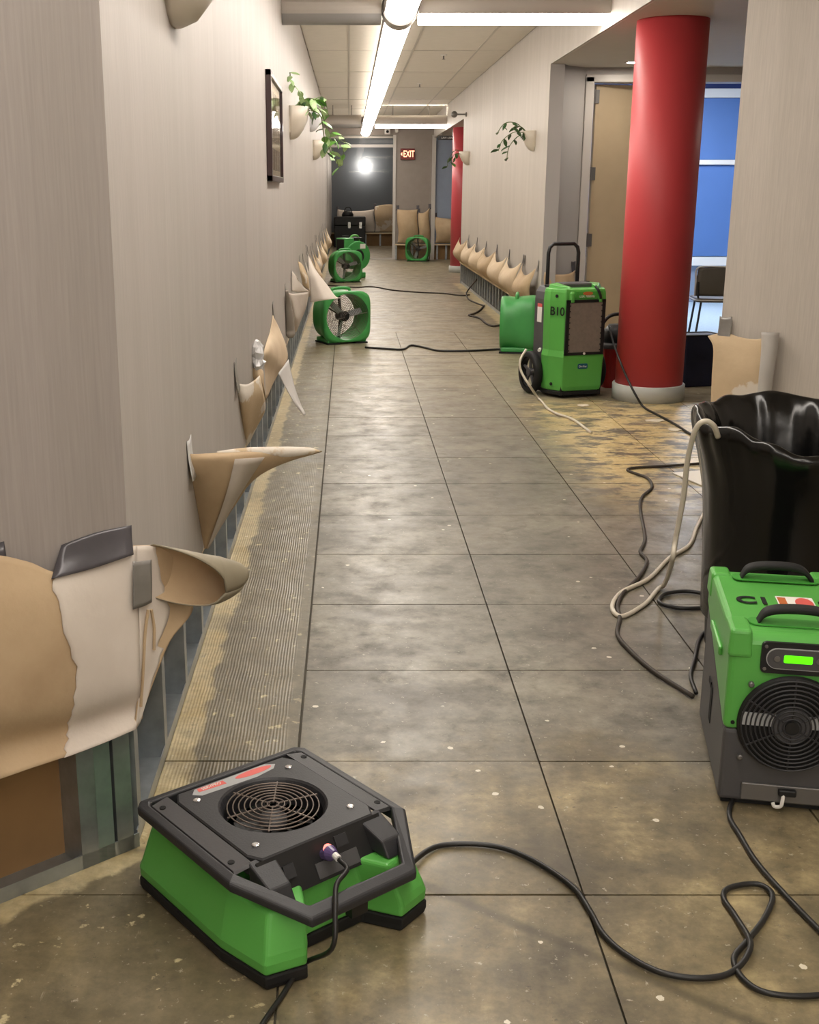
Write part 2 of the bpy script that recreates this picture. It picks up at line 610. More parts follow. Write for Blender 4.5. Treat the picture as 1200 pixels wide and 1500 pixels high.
def text_mesh(name, s, size, mat, parent, loc, rot, ext=.0006, align='CENTER', sx=1, bold=0):
    cu = bpy.data.curves.new(name, 'FONT')
    cu.body = s
    cu.size = size
    cu.extrude = ext
    cu.offset = bold
    cu.align_x = align
    cu.align_y = 'CENTER'
    tmp = bpy.data.objects.new('tmp', cu)
    COL.objects.link(tmp)
    dg = bpy.context.evaluated_depsgraph_get()
    me = bpy.data.meshes.new_from_object(tmp.evaluated_get(dg))
    bpy.data.objects.remove(tmp)
    me.materials.clear()
    me.materials.append(MAT[mat])
    o = bpy.data.objects.new(name, me)
    link(o, parent)
    o.location = loc
    o.rotation_euler = rot
    o.scale = (sx, 1, 1)
    return o


def ellipse(a, b, n=24, c=(0, 0)):
    return [(c[0] + a * math.cos(2 * math.pi * k / n), c[1] + b * math.sin(2 * math.pi * k / n)) for k in range(n)]


def rrect(w, h, r, n=5, c=(0, 0)):
    out = []
    for cx, cy, a0 in ((w / 2 - r, h / 2 - r, 0), (-w / 2 + r, h / 2 - r, 90), (-w / 2 + r, -h / 2 + r, 180), (w / 2 - r, -h / 2 + r, 270)):
        for k in range(n + 1):
            a = R(a0 + 90 * k / n)
            out.append((c[0] + cx + r * math.cos(a), c[1] + cy + r * math.sin(a)))
    return out


def panel_xz(outline, y0, y1):
    """prism whose outline lies in the xz plane"""
    m = MB()
    n = len(outline)
    v = [(x, y0, z) for x, z in outline] + [(x, y1, z) for x, z in outline]
    f = [tuple(range(n)), tuple(range(n, 2 * n))[::-1]] + [(i, n + i, n + (i + 1) % n, (i + 1) % n) for i in range(n)]
    return m.add(v, f)


def panel_yz(outline, x0, x1):
    m = MB()
    n = len(outline)
    v = [(x0, y, z) for y, z in outline] + [(x1, y, z) for y, z in outline]
    f = [tuple(range(n)), tuple(range(n, 2 * n))[::-1]] + [(i, n + i, n + (i + 1) % n, (i + 1) % n) for i in range(n)]
    return m.add(v, f)

D = {
'near': [[(-0.775,2.088,0.751),(-0.698,2.142,0.782),(-0.636,2.196,0.754),(-0.588,2.239,0.718),(-0.526,2.306,0.725),(-0.454,2.369,0.734)],[(-0.769,2.054,0.696),(-0.694,2.106,0.704),(-0.632,2.16,0.684),(-0.58,2.219,0.663),(-0.524,2.281,0.656),(-0.453,2.357,0.66)],[(-0.769,2.027,0.597),(-0.699,2.088,0.585),(-0.635,2.144,0.576),(-0.577,2.208,0.564),(-0.515,2.276,0.552),(-0.452,2.345,0.548)],[(-0.777,2.02,0.488),(-0.706,2.082,0.473),(-0.646,2.148,0.449),(-0.586,2.213,0.434),(-0.521,2.271,0.431),(-0.455,2.341,0.426)],[(-0.801,2.065,0.394),(-0.729,2.133,0.378),(-0.664,2.194,0.368),(-0.6,2.252,0.361),(-0.533,2.311,0.36),(-0.465,2.362,0.363)],[(-0.797,2.035,0.319),(-0.724,2.099,0.319),(-0.657,2.158,0.32),(-0.594,2.213,0.32),(-0.527,2.272,0.323),(-0.467,2.331,0.327)]],
'near_ext': [[(-0.454,2.369,0.734),(-0.436,2.379,0.731),(-0.413,2.385,0.726),(-0.386,2.415,0.709)],[(-0.453,2.357,0.66),(-0.43,2.377,0.653),(-0.404,2.413,0.641),(-0.371,2.469,0.622)],[(-0.45,2.346,0.587),(-0.428,2.379,0.575),(-0.393,2.422,0.563),(-0.349,2.461,0.557)],[(-0.453,2.344,0.494),(-0.438,2.363,0.494),(-0.418,2.388,0.5),(-0.394,2.409,0.502)],[(-0.461,2.35,0.395),(-0.453,2.357,0.405),(-0.442,2.366,0.415),(-0.426,2.38,0.427)],[(-0.468,2.337,0.325),(-0.465,2.346,0.327),(-0.461,2.35,0.333),(-0.457,2.353,0.344)]],
'horn_axis': [(-0.42,2.359,0.672),(-0.368,2.392,0.654),(-0.311,2.442,0.631),(-0.264,2.496,0.616),(-0.235,2.521,0.617)],
'near_tape': [[(-0.586,2.274,0.764),(-0.527,2.326,0.775),(-0.462,2.383,0.775)],[(-0.593,2.247,0.734),(-0.525,2.307,0.743),(-0.459,2.365,0.749)],[(-0.595,2.212,0.712),(-0.528,2.278,0.712),(-0.453,2.343,0.722)]],
'near_tape2': [[(-0.453,2.33,0.71),(-0.438,2.343,0.707),(-0.419,2.36,0.705)],[(-0.455,2.328,0.658),(-0.438,2.34,0.657),(-0.42,2.359,0.656)],[(-0.457,2.326,0.605),(-0.438,2.343,0.606),(-0.422,2.358,0.61)]],
'near_tape3': [[(-0.724,2.146,0.801),(-0.693,2.173,0.797),(-0.676,2.188,0.798)],[(-0.719,2.124,0.78),(-0.688,2.151,0.775),(-0.668,2.169,0.769)]],
'slit1': [(-0.43,2.353,0.595),(-0.438,2.346,0.54),(-0.445,2.344,0.462),(-0.455,2.347,0.372)],
'slit2': [(-0.424,2.358,0.593),(-0.421,2.365,0.548),(-0.424,2.367,0.497)],
'f1': [[(-0.482,3.35,0.713),(-0.417,3.38,0.71),(-0.35,3.42,0.707),(-0.272,3.47,0.705),(-0.182,3.53,0.692),(-0.092,3.58,0.674)],[(-0.482,3.37,0.679),(-0.412,3.36,0.69),(-0.343,3.38,0.693),(-0.261,3.45,0.682),(-0.182,3.52,0.666),(-0.097,3.58,0.666)],[(-0.476,3.45,0.575),(-0.426,3.42,0.583),(-0.375,3.43,0.58),(-0.327,3.47,0.581),(-0.295,3.52,0.594),(-0.269,3.55,0.615)],[(-0.474,3.55,0.449),(-0.447,3.53,0.455),(-0.421,3.53,0.455),(-0.396,3.56,0.457),(-0.379,3.58,0.474),(-0.363,3.6,0.491)],[(-0.47,3.62,0.341),(-0.468,3.62,0.339),(-0.466,3.62,0.339),(-0.461,3.62,0.341),(-0.459,3.62,0.344),(-0.455,3.62,0.346)]],
'f1_roll': [(-0.393,3.4,0.708),(-0.331,3.43,0.703),(-0.262,3.47,0.694),(-0.192,3.52,0.683),(-0.13,3.56,0.677),(-0.09,3.58,0.672)],
'f2': [[(-0.483,4.82,0.704),(-0.459,4.9,0.674),(-0.439,5.0,0.655),(-0.418,5.1,0.654),(-0.398,5.2,0.663)],[(-0.483,4.95,0.613),(-0.455,4.93,0.602),(-0.435,5.0,0.59),(-0.413,5.1,0.588),(-0.384,5.2,0.586)],[(-0.485,5.1,0.48),(-0.465,5.08,0.475),(-0.446,5.1,0.471),(-0.423,5.2,0.471),(-0.384,5.3,0.49)],[(-0.486,5.22,0.378),(-0.474,5.22,0.372),(-0.461,5.22,0.372),(-0.452,5.3,0.362),(-0.427,5.35,0.4)],[(-0.484,5.32,0.306),(-0.481,5.32,0.306),(-0.478,5.32,0.306),(-0.473,5.34,0.314),(-0.465,5.36,0.323)]],
'f3': [[(-0.469,5.75,0.653),(-0.457,5.85,0.615),(-0.444,5.9,0.591),(-0.437,5.95,0.566)],[(-0.473,5.7,0.586),(-0.457,5.75,0.562),(-0.438,5.8,0.537),(-0.429,5.9,0.486)],[(-0.456,5.9,0.486),(-0.45,5.95,0.46),(-0.444,6.0,0.434),(-0.437,6.1,0.38)]],
'f4': [[(-0.464,7.2,0.726),(-0.451,7.25,0.688),(-0.434,7.3,0.64),(-0.416,7.35,0.583),(-0.398,7.4,0.522)],[(-0.469,7.0,0.654),(-0.448,7.05,0.627),(-0.423,7.1,0.589),(-0.4,7.2,0.534),(-0.381,7.3,0.457)],[(-0.468,6.5,0.617),(-0.441,6.55,0.603),(-0.423,6.75,0.545),(-0.411,7,0.462),(-0.395,7.15,0.428)],[(-0.474,6.5,0.502),(-0.462,6.6,0.468),(-0.449,6.75,0.426),(-0.438,6.95,0.395),(-0.423,7.05,0.396)],[(-0.473,6.55,0.32),(-0.469,6.6,0.319),(-0.464,6.65,0.322),(-0.462,6.8,0.329),(-0.455,6.95,0.345)]],
'f4b': [[(-0.424,7.0,0.4),(-0.405,7.1,0.422),(-0.374,7.25,0.451)],[(-0.38,7.0,0.313),(-0.358,7.05,0.313),(-0.335,7.1,0.317)],[(-0.317,6.95,0.209),(-0.301,6.95,0.213),(-0.29,7,0.212)],[(-0.271,6.9,0.164),(-0.266,6.9,0.164),(-0.258,6.9,0.172)]],
'f5': [[(-0.46,8.75,0.739),(-0.424,8.85,0.72),(-0.388,8.95,0.712),(-0.35,9.05,0.709),(-0.312,9.15,0.706)],[(-0.448,8.9,0.64),(-0.418,8.9,0.625),(-0.386,9,0.605),(-0.353,9.1,0.595),(-0.325,9.2,0.612)],[(-0.434,9.0,0.527),(-0.413,9.0,0.512),(-0.389,9.05,0.506),(-0.367,9.15,0.522),(-0.349,9.25,0.539)],[(-0.424,9.2,0.39),(-0.418,9.2,0.39),(-0.407,9.2,0.4),(-0.399,9.25,0.421),(-0.39,9.3,0.443)]],
'f5_roll': [(-0.452,8.6,0.761),(-0.448,8.7,0.658),(-0.442,8.75,0.553),(-0.441,8.8,0.462),(-0.437,8.8,0.395)],
'f6': [[(-0.46,9.65,0.834),(-0.443,9.75,0.8),(-0.423,9.8,0.763)],[(-0.462,9.65,0.736),(-0.424,9.8,0.708),(-0.385,9.95,0.685)],[(-0.463,9.65,0.675),(-0.406,9.9,0.644),(-0.332,10.1,0.633)]],
'f6b': [[(-0.45,10.6,0.856),(-0.428,10.65,0.841),(-0.406,10.7,0.808)],[(-0.433,10.6,0.754),(-0.397,10.6,0.724),(-0.37,10.7,0.718)],[(-0.412,10.65,0.643),(-0.377,10.7,0.602),(-0.352,10.7,0.584)]],
'f7': [[(-0.377,11.15,0.875),(-0.371,11.15,0.868),(-0.364,11.15,0.856)],[(-0.367,11,0.759),(-0.335,11,0.759),(-0.299,11.05,0.743)],[(-0.36,10.95,0.638),(-0.283,10.9,0.636),(-0.196,10.95,0.62)],[(-0.353,10.9,0.518),(-0.232,10.82,0.519),(-0.12,10.88,0.526)],[(-0.36,10.9,0.468),(-0.225,10.82,0.494),(-0.069,10.88,0.513)]],
'nr': [[(1.934,6.304,0.708),(2.012,6.263,0.731),(2.071,6.184,0.715),(2.134,6.102,0.715),(2.185,6.071,0.743)],[(1.955,6.259,0.648),(2.012,6.209,0.654),(2.066,6.149,0.644),(2.131,6.078,0.654),(2.187,6.056,0.657)],[(1.956,6.246,0.503),(2.01,6.185,0.512),(2.068,6.12,0.522),(2.123,6.072,0.529),(2.182,6.047,0.533)],[(1.965,6.251,0.316),(2.023,6.2,0.325),(2.083,6.148,0.335),(2.138,6.099,0.344),(2.188,6.055,0.352)],[(1.975,6.282,0.227),(2.033,6.231,0.237),(2.09,6.181,0.247),(2.149,6.129,0.257),(2.193,6.09,0.264)]],
'nr_roll': [(2.179,6.049,0.756),(2.177,6.038,0.659),(2.174,6.04,0.516),(2.182,6.06,0.351)],
'c1': [(-0.057,1.969,0.06),(-0.087,1.939,0.02),(-0.126,1.86,0.008),(-0.156,1.786,0.008),(-0.189,1.683,0.008)],
'c2': [(0.107,2.175,0.05),(0.144,2.296,0.02),(0.202,2.378,0.008),(0.282,2.389,0.008),(0.358,2.369,0.008),(0.427,2.307,0.008),(0.486,2.214,0.008),(0.505,2.128,0.008),(0.517,2.046,0.008),(0.55,1.981,0.008),(0.604,1.929,0.008),(0.678,1.913,0.008),(0.744,1.935,0.008),(0.796,1.997,0.02),(0.803,2.101,0.01),(0.799,2.176,0.008),(0.825,2.214,0.008),(0.889,2.227,0.008),(0.906,2.184,0.008),(0.86,2.101,0.01),(0.799,2.023,0.012),(0.755,1.97,0.008),(0.756,1.905,0.008),(0.793,1.868,0.008),(0.881,1.864,0.008),(1.011,1.899,0.008)],
'c3': [(0.994,2.665,0.008),(0.922,2.53,0.008),(0.915,2.422,0.008),(0.916,2.307,0.008),(0.934,2.189,0.008),(0.959,2.065,0.008),(0.989,1.939,0.008)],
'c4': [(2.145,6.333,0.008),(2.002,6.299,0.008),(1.776,6.233,0.008),(1.513,6.151,0.008),(1.567,5.948,0.008),(1.541,5.744,0.008),(1.445,5.552,0.008),(1.383,5.334,0.008),(1.287,4.849,0.008),(1.218,4.65,0.008),(1.214,4.52,0.008),(1.133,4.319,0.008),(1.03,4.135,0.008),(0.976,3.986,0.008),(0.957,3.866,0.008),(0.913,3.702,0.008),(0.924,3.55,0.008),(0.959,3.382,0.008),(1.026,3.203,0.008)],
'c5': [(1.105,3.42,0.751),(1.083,3.4,0.788),(1.056,3.4,0.803),(1.034,3.41,0.778),(1.029,3.45,0.682),(1.033,3.48,0.545),(1.025,3.5,0.407),(1.024,3.52,0.322),(1.191,4.178,0.02),(1.08,4.007,0.008),(0.969,3.88,0.008),(0.953,3.971,0.008),(1.022,4.135,0.008),(1.164,4.294,0.008),(1.313,4.556,0.008),(1.451,4.747,0.008),(1.57,5.042,0.008),(1.724,5.371,0.008),(1.834,5.46,0.008)],
'c6': [(1.293,8.5,0.347),(1.24,8.42,0.279),(1.247,8.38,0.201),(1.298,8.3,0.114),(1.377,8.342,0.008),(1.378,7.984,0.008),(1.404,7.779,0.008),(1.479,7.559,0.008),(1.51,7.132,0.008)],
'c7': [(1.901,8.55,0.51),(1.903,8.42,0.417),(1.91,8.2,0.31),(1.946,8.12,0.206),(1.988,8.005,0.1),(2.042,7.971,0.02),(2.077,7.754,0.008),(2.109,7.396,0.008),(2.129,7.006,0.008),(2.234,6.806,0.008)],
'c8': [(0.158,11.242,0.008),(0.352,11.142,0.008),(0.513,11.092,0.008),(0.613,11.397,0.008),(0.746,11.192,0.008),(0.862,10.994,0.008),(1.152,10.994,0.008),(1.408,11.092,0.008),(1.512,11.043,0.008)],
'c9': [(-0.338,18.917,0.008),(0.096,18.506,0.008),(0.366,18.641,0.008),(0.665,17.985,0.008),(1.007,17.612,0.008),(1.395,17.372,0.008),(1.624,17.024,0.008),(1.753,17.139,0.008)],
'c9b': [(1.853,17.022,0.25),(1.76,17.612,0.008),(1.668,16.473,0.008),(1.725,15.757,0.008),(1.775,15.469,0.008)],
'c9c': [(1.775,15.469,0.008),(1.652,14.834,0.008),(1.531,14.411,0.008),(1.456,14.248,0.008),(1.498,14.089,0.008),(1.554,13.857,0.008),(1.56,13.342,0.008),(1.605,13.065,0.008),(1.689,13.133,0.008)],
'c10': [(1.335,3.986,0.008),(1.255,3.964,0.008),(1.183,3.971,0.008),(1.138,4.029,0.008),(1.184,4.119,0.008),(1.27,4.15,0.008),(1.337,4.119,0.008),(1.382,4.097,0.008)],
'c11': [(1.817,5.46,0.008),(1.731,5.371,0.008),(1.605,5.064,0.008),(1.515,4.728,0.008),(1.486,4.52,0.008),(1.517,4.448,0.008)],
'c12': [(1.245,3.766,0.008),(1.182,3.671,0.008),(1.115,3.493,0.008),(1.063,3.356,0.008),(1.043,3.228,0.008)],
'card': [(1.733,6.073,0.004),(1.98,6.152,0.004),(1.946,5.875,0.004),(1.832,5.731,0.004)],
}

# ================================================================= the room
ZC = 3.0          # main ceiling
ZS = 2.57         # lower soffit on the right
XL, XR = -.472, 1.83
CUT = .34         # height at which the wallboard has been cut away

# ---- floor: dark bed, square floor panels with recessed joints, plain slab beyond
floor = struct(box('floor', (-5, -5.2, -.2), (6.5, 11.7, -.012), 'joint'))
box('slab', (-5, 12.56, -.02), (6.5, 33.2, 0), 'floor', floor)
xs = [-1.38, -.76, -.135, .505, 1.13, 1.755, 2.38, 3.005, 3.63, 4.255, 4.9]
tile_mesh = {}
for k in range(-3, 17):
    y0, y1 = 2.2 + .6096 * k, 2.2 + .6096 * (k + 1)
    for i in range(len(xs) - 1):
        if xs[i] < -.8 and k > 0:
            continue
        if xs[i] > 2.2 and k < 5:
            continue
        w = xs[i + 1] - xs[i]
        if xs[i] < -.5 and k > 0:
            continue
        key = round(w, 3)
        if key not in tile_mesh:
            t = MB().prism(rrect(w - .005, .6096 - .005, .004, 2), -.02, 0).obj('floor_tile', 'floor', floor)
            tile_mesh[key] = t.data
        else:
            t = bpy.data.objects.new('floor_tile', tile_mesh[key])
            link(t, floor)
        t.location = ((xs[i] + xs[i + 1]) / 2, (y0 + y1) / 2, random.uniform(-.0012, 0))
box('slab', (-.76, 2.813, -.02), (-.14, 12.56, 0), 'floor', floor)
box('slab', (-5, -5.2, -.02), (-1.39, 12.5, -.001), 'floor', floor)
box('slab', (-1.38, -5.2, -.02), (6.5, .36, -.001), 'floor', floor)
box('slab', (2.39, .37, -.02), (6.5, 5.24, -.001), 'floor', floor)
box('slab', (4.91, 5.25, -.02), (6.5, 12.55, -.001), 'floor', floor)
blue_floor = struct(box('floor_carpet', (1.99, 11.72, 0), (6.5, 16, .012), 'carpet'))

# ---- main ceiling with lay-in tiles
ceiling = struct(box('ceiling', (-5, -5.2, ZC + .02), (6.5, 26.5, ZC + .2), 'ceil'))
cx_lines = [XL, 0.0, .73, 1.46, XR]
tile_c = {}
for r in range(9):
    y0 = 4.4 + 2.44 * r
    for i in range(4):
        w = cx_lines[i + 1] - cx_lines[i]
        key = round(w, 3)
        if key not in tile_c:
            t = MB().prism(rrect(w - .022, 2.44 - .022, .003, 1), 0, .018).obj('ceiling_tile', 'ceil', ceiling)
            tile_c[key] = t.data
        else:
            t = bpy.data.objects.new('ceiling_tile', tile_c[key])
            link(t, ceiling)
        t.location = ((cx_lines[i] + cx_lines[i + 1]) / 2, y0 + 1.22, ZC + random.uniform(-.002, .003))
gm = MB()
for x in cx_lines[1:-1]:
    gm.box((x - .011, 4.4, ZC - .004), (x + .011, 26.3, ZC + .02))
for r in range(9):
    y = 4.4 + 2.44 * r
    gm.box((XL, y - .011, ZC - .003), (XR, y + .011, ZC + .02))
gm.obj('ceiling_grid', 'grid', ceiling)
struct(box('ceiling_rear', (-5, -5.2, ZC), (6.5, 4.39, ZC + .019), 'ceil'))

# ---- left wall: wallcovering on board above the cut, studs in the open cavity below
def stud_mesh():
    m = MB()
    w, d, t = .042, .088, .0025
    m.box((0, -w / 2, 0), (t, w / 2, .5))                      # face flange
    m.box((-d, -w / 2, 0), (0, -w / 2 + t, .5))                # web
    m.box((-d, -w / 2, 0), (-d + t, w / 2, .5))
    m.box((-.012, w / 2 - t, 0), (0, w / 2, .5))
    return m


wall_left = struct(box('wall_left', (-.60, 2.38, CUT), (XL, 33.2, ZC + .01), 'wall_l'))
wall_left['label'] = 'long left corridor wall in grey wallcovering with bottom cut open'
box('back_board', (-.605, 2.42, 0), (-.588, 33, CUT + .01), 'brown_board', wall_left)
tr = MB()
tr.box((-.58, 2.40, 0), (-.488, 33, .003)).box((-.4905, 2.40, 0), (-.488, 33, .038)).box((-.58, 2.40, 0), (-.5775, 33, .038))
tr.obj('floor_track', 'steel', wall_left)
box('cut_edge', (-.49, 2.38, CUT - .006), (XL + .001, 25, CUT), 'cut_board', wall_left)
sd = stud_mesh().obj('stud', 'steel', wall_left)
sd.location = (-.491, 2.44, 0)
for k in range(1, 30):
    s = sd.copy()
    COL.objects.link(s)
    s.location = (-.491, 2.44 + .406 * k, 0)

# angled wall at the near end of the left wall (seen at the left edge)
DL = Vector((-.752, -.659, 0)).normalized()
NL = Vector((.659, -.752, 0)).normalized()
C0 = Vector((XL, 2.38, 0))


def slab_along(name, c, d, n, length, t0, t1, z0, z1, mat, parent=None):
    """slab along direction d from c; t0..t1 measured against the outward normal n"""
    pts = [c - n * t0, c + d * length - n * t0, c + d * length - n * t1, c - n * t1]
    return MB().prism([(p.x, p.y) for p in pts], z0, z1).obj(name, mat, parent)


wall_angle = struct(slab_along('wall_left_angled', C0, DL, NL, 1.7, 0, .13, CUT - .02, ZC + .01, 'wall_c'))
slab_along('back_board', C0, DL, NL, 1.7, .10, .13, 0, CUT, 'brown_board', wall_angle)
slab_along('cut_edge', C0 + DL * .01, DL, NL, 1.6, .001, .02, CUT - .026, CUT - .02, 'cut_board', wall_angle)
slab_along('floor_track', C0 - NL * .016, DL, NL, 1.65, 0, .003, 0, .035, 'steel', wall_angle)
slab_along('floor_track', C0 - NL * .016, DL, NL, 1.65, .003, .09, 0, .004, 'steel', wall_angle)
ang = math.atan2(NL.y, NL.x)
for dist, m in ((.035, 'steel'), (.085, 'steel_g'), (.125, 'steel'), (.53, 'steel'), (.94, 'steel')):
    s = stud_mesh().obj('stud', m, wall_angle)
    p = C0 + DL * dist - NL * .0185
    s.location = (p.x, p.y, 0)
    s.rotation_euler = (0, 0, ang)
e = C0 + DL * 1.7
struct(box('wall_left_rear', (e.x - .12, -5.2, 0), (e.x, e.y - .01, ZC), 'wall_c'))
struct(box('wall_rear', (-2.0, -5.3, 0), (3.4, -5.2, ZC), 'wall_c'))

# ---- right wall, far part
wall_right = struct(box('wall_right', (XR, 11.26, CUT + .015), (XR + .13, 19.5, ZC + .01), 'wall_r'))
box('back_board', (XR + .105, 11.4, 0), (XR + .13, 19.5, CUT + .02), 'brown_board', wall_right)
box('cut_edge', (XR - .012, 11.3, CUT - .015), (XR + .02, 19.5, CUT + .0149), 'cut_board', wall_right)
box('floor_track', (XR + .014, 11.3, 0), (XR + .017, 19.5, .038), 'steel', wall_right)
box('end_post', (XR + .0, 19.44, 0), (XR + .13, 19.5, CUT - .015), 'steel', wall_right)
sr = stud_mesh().obj('stud', 'steel', wall_right)
sr.location = (XR + .0175, 11.5, 0)
sr.rotation_euler = (0, 0, math.pi)
for k in range(1, 26):
    s = sr.copy()
    COL.objects.link(s)
    s.location = (XR + .0175, 11.5 + .305 * k, 0)
ret = MB().prism([(XR, 11.25), (2.215, 11.56), (2.215, 11.8), (XR + .13, 11.8), (XR + .131, 11.258)], .30, ZS)
wall_ret = struct(ret.obj('wall_right_return', 'wall_p'))
MB().prism([(XR + .1, 11.35), (2.21, 11.62), (2.21, 11.7), (XR + .1, 11.5)], 0, .30).obj('back_board', 'brown_board', wall_ret)
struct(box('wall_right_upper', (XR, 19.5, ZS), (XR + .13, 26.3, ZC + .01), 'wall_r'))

# soffits
soffit1 = struct(MB().prism([(XR + .02, 5.0), (5.0, 5.0), (5.0, 11.559), (XR + .132, 11.559), (XR + .132, 11.255), (XR + .02, 11.255)], ZS, ZC + .01).obj('soffit_alcove', 'soffit'))
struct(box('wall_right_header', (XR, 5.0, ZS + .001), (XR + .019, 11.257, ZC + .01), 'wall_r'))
DLAB = ['recessed downlight in the low soffit just before the door head', 'recessed downlight deepest in the low soffit recess']
for (x, y), lab in zip(((2.56, 11.1), (4.2, 9.6)), DLAB):
    dl = thing('downlight', lab, 'ceiling light', (x, y, ZS), 0, 'recessed downlights')
    MB().lathe([(.075, 0), (.095, -.002), (.095, -.008), (.075, -.006)], 28, cap=False).obj('trim_ring', 'white', dl)
    MB().lathe([(.076, -.001), (.076, -.0035), (.001, -.0035)], 28, cap=False).obj('lens', 'downlight', dl)
soffit2 = struct(box('soffit_far', (XR + .13, 19.5, ZS), (4.6, 26.3, ZC + .01), 'soffit'))

# angled wall at the right, between the bin and the column
C1 = Vector((2.0, 6.3, 0))
DR = Vector((.751, -.66, 0)).normalized()
NR = Vector((-.66, -.751, 0)).normalized()
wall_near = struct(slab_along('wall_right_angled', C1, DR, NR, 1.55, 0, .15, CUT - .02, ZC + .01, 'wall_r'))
slab_along('back_board', C1, DR, NR, 1.55, .11, .15, 0, CUT - .02, 'brown_board', wall_near)
slab_along('floor_track', C1 - NR * .016, DR, NR, 1.55, 0, .09, 0, .035, 'steel', wall_near)
angr = math.atan2(NR.y, NR.x)
for dist in (.03, .43, .84, 1.25):
    s = stud_mesh().obj('stud', 'steel', wall_near)
    p = C1 + DR * dist - NR * .0185
    s.location = (p.x, p.y, 0)
    s.rotation_euler = (0, 0, angr)
e2 = C1 + DR * 1.55
struct(box('wall_right_rear', (e2.x, -5.2, 0), (e2.x + .12, e2.y, ZC), 'wall_r'))
struct(box('wall_alcove_side', (5.0, 5.0, 0), (5.12, 11.56, ZC), 'wall_p'))

# ---- doorway wall and the blue room behind it
YD = 11.56
wd = MB()
wd.box((2.215, YD, ZS - .06), (5.0, YD + .14, ZS + .4)).box((4.3, YD, 0), (5.0, YD + .14, ZS - .06))
wall_door = struct(wd.obj('wall_doorway', 'wall_p'))
fr = MB()
fr.box((2.215, YD - .02, 0), (2.295, YD + .16, 2.49)).box((4.22, YD - .02, 0), (4.3, YD + .16, 2.49)).box((2.215, YD - .02, 2.44), (4.3, YD + .16, 2.51))
trim1 = struct(fr.obj('trim_1', 'frame', bevel=.006))
leaf = struct(box('door_1', (0, 0, .012), (.93, .045, 2.43), 'door', bevel=.003))
leaf['label'] = 'tan wood door leaf standing ajar behind the red column'
leaf.location = (2.335, YD + .09, 0)
leaf.rotation_euler = (0, 0, R(14))
for z in (.55, 1.0, 1.62, 2.32):
    hm = MB().box((-.045, -.014, z - .06), (.03, -.001, z + .06)).tube([(-.02, -.016, z - .062), (-.02, -.016, z + .062)], .012, 8)
    hm.obj('hinge', 'hinge', leaf)
struct(box('wall_blue_room_back', (1.98, 16.0, 0), (6.5, 16.15, 3.0), 'bluewall'))
struct(box('wall_blue_room_left', (1.965, 11.81, 0), (1.979, 16.0, 3.0), 'bluewall'))
struct(box('wall_blue_room_right', (6.5, 11.7, 0), (6.6, 16.15, 3.0), 'bluewall'))
struct(box('ceiling_blue_room', (1.98, 11.71, 2.95), (6.5, 16.0, 3.0), 'soffit'))
struct(box('wall_blue_room_front', (5.0, 11.571, 0), (6.5, 11.70, 2.95), 'bluewall'))
win = thing('window_1', 'tall blue glazed window wall with white rails beyond the doorway', 'window')
del win['category']
struct(win)
for i, x in enumerate((2.6, 3.95, 5.3)):
    for (z0, z1, m) in ((.62, 1.79, 'bluepanel'), (1.86, 2.62, 'bluepanel'), (2.74, 2.9, 'navyglass')):
        box('pane', (x, 15.97, z0), (x + 1.28, 15.99, z1), m, win)
wf = MB()
for z0, z1 in ((.5, .61), (1.795, 1.855), (2.625, 2.735)):
    wf.box((2.55, 15.93, z0), (6.5, 16.0, z1))
for x in (2.56, 3.88, 5.23):
    wf.box((x, 15.95, .5), (x + .05, 16.0, 2.92))
wf.obj('frame', 'white', win)
pl = thing('ceiling_panel_light', 'flat lit ceiling panel inside the blue room', 'ceiling light', (4.0, 14.0, 2.95))
box('frame', (-.65, -.65, -.03), (.65, .65, 0), 'white', pl)
box('diffuser', (-.6, -.6, -.034), (.6, .6, -.03), 'panel_light', pl)

# ---- far end: bulkhead, grey wall, blue wall, glazed partition, slate wall beyond
YF = 26.3
bulk = struct(box('wall_bulkhead', (XL, YF, 2.62), (XR + .13, YF + .2, ZC + .02), 'wall_far'))
wf2 = MB()
wf2.box((1.02, YF, CUT), (1.80, YF + .15, 2.62))
wall_far = struct(wf2.obj('wall_far', 'wall_far'))
box('cut_edge', (1.02, YF - .02, CUT - .03), (1.80, YF + .02, CUT), 'cut_board', wall_far)
box('back_board', (1.02, YF + .10, 0), (1.80, YF + .15, CUT), 'brown_board', wall_far)
for x in (1.04, 1.4, 1.76):
    box('stud', (x - .02, YF + .01, 0), (x + .02, YF + .09, CUT - .03), 'steel', wall_far)
struct(box('trim_2', (1.80, YF - .06, 0), (1.88, YF + .15, 2.62), 'frame'))
wb = struct(box('wall_blue_far', (1.88, YF, CUT), (4.6, YF + .15, 2.62), 'bluewall'))
box('cut_edge', (1.88, YF - .02, CUT - .03), (3.2, YF + .02, CUT), 'cut_board', wb)
box('back_board', (1.88, YF + .10, 0), (4.6, YF + .15, CUT), 'brown_board', wb)
for x in (1.95, 2.15, 2.45, 2.85):
    box('stud', (x - .02, YF + .01, 0), (x + .02, YF + .09, CUT - .03), 'steel', wb)
struct(box('wall_far_side', (4.6, 19.3, 0), (4.7, YF + .15, ZS), 'wall_p'))
struct(box('wall_far_side_return', (XR + .131, 19.3, 0), (4.6, 19.5, ZC), 'wall_p'))
gp = thing('window_2', 'tall glazed partition with pale frame at the corridor end', 'partition')
del gp['category']
struct(gp)
pf = MB()
pf.box((.96, YF - .03, 0), (1.02, YF + .08, 2.62)).box((XL, YF, 2.37), (.96, YF + .06, 2.43)).box((XL, YF, 0), (.96, YF + .06, .035))
pf.obj('frame', 'frame', gp)
box('pane', (XL, YF + .025, .035), (.96, YF + .032, 2.37), 'glass', gp)
box('pane', (XL, YF + .025, 2.43), (.96, YF + .032, 2.62), 'glass', gp)
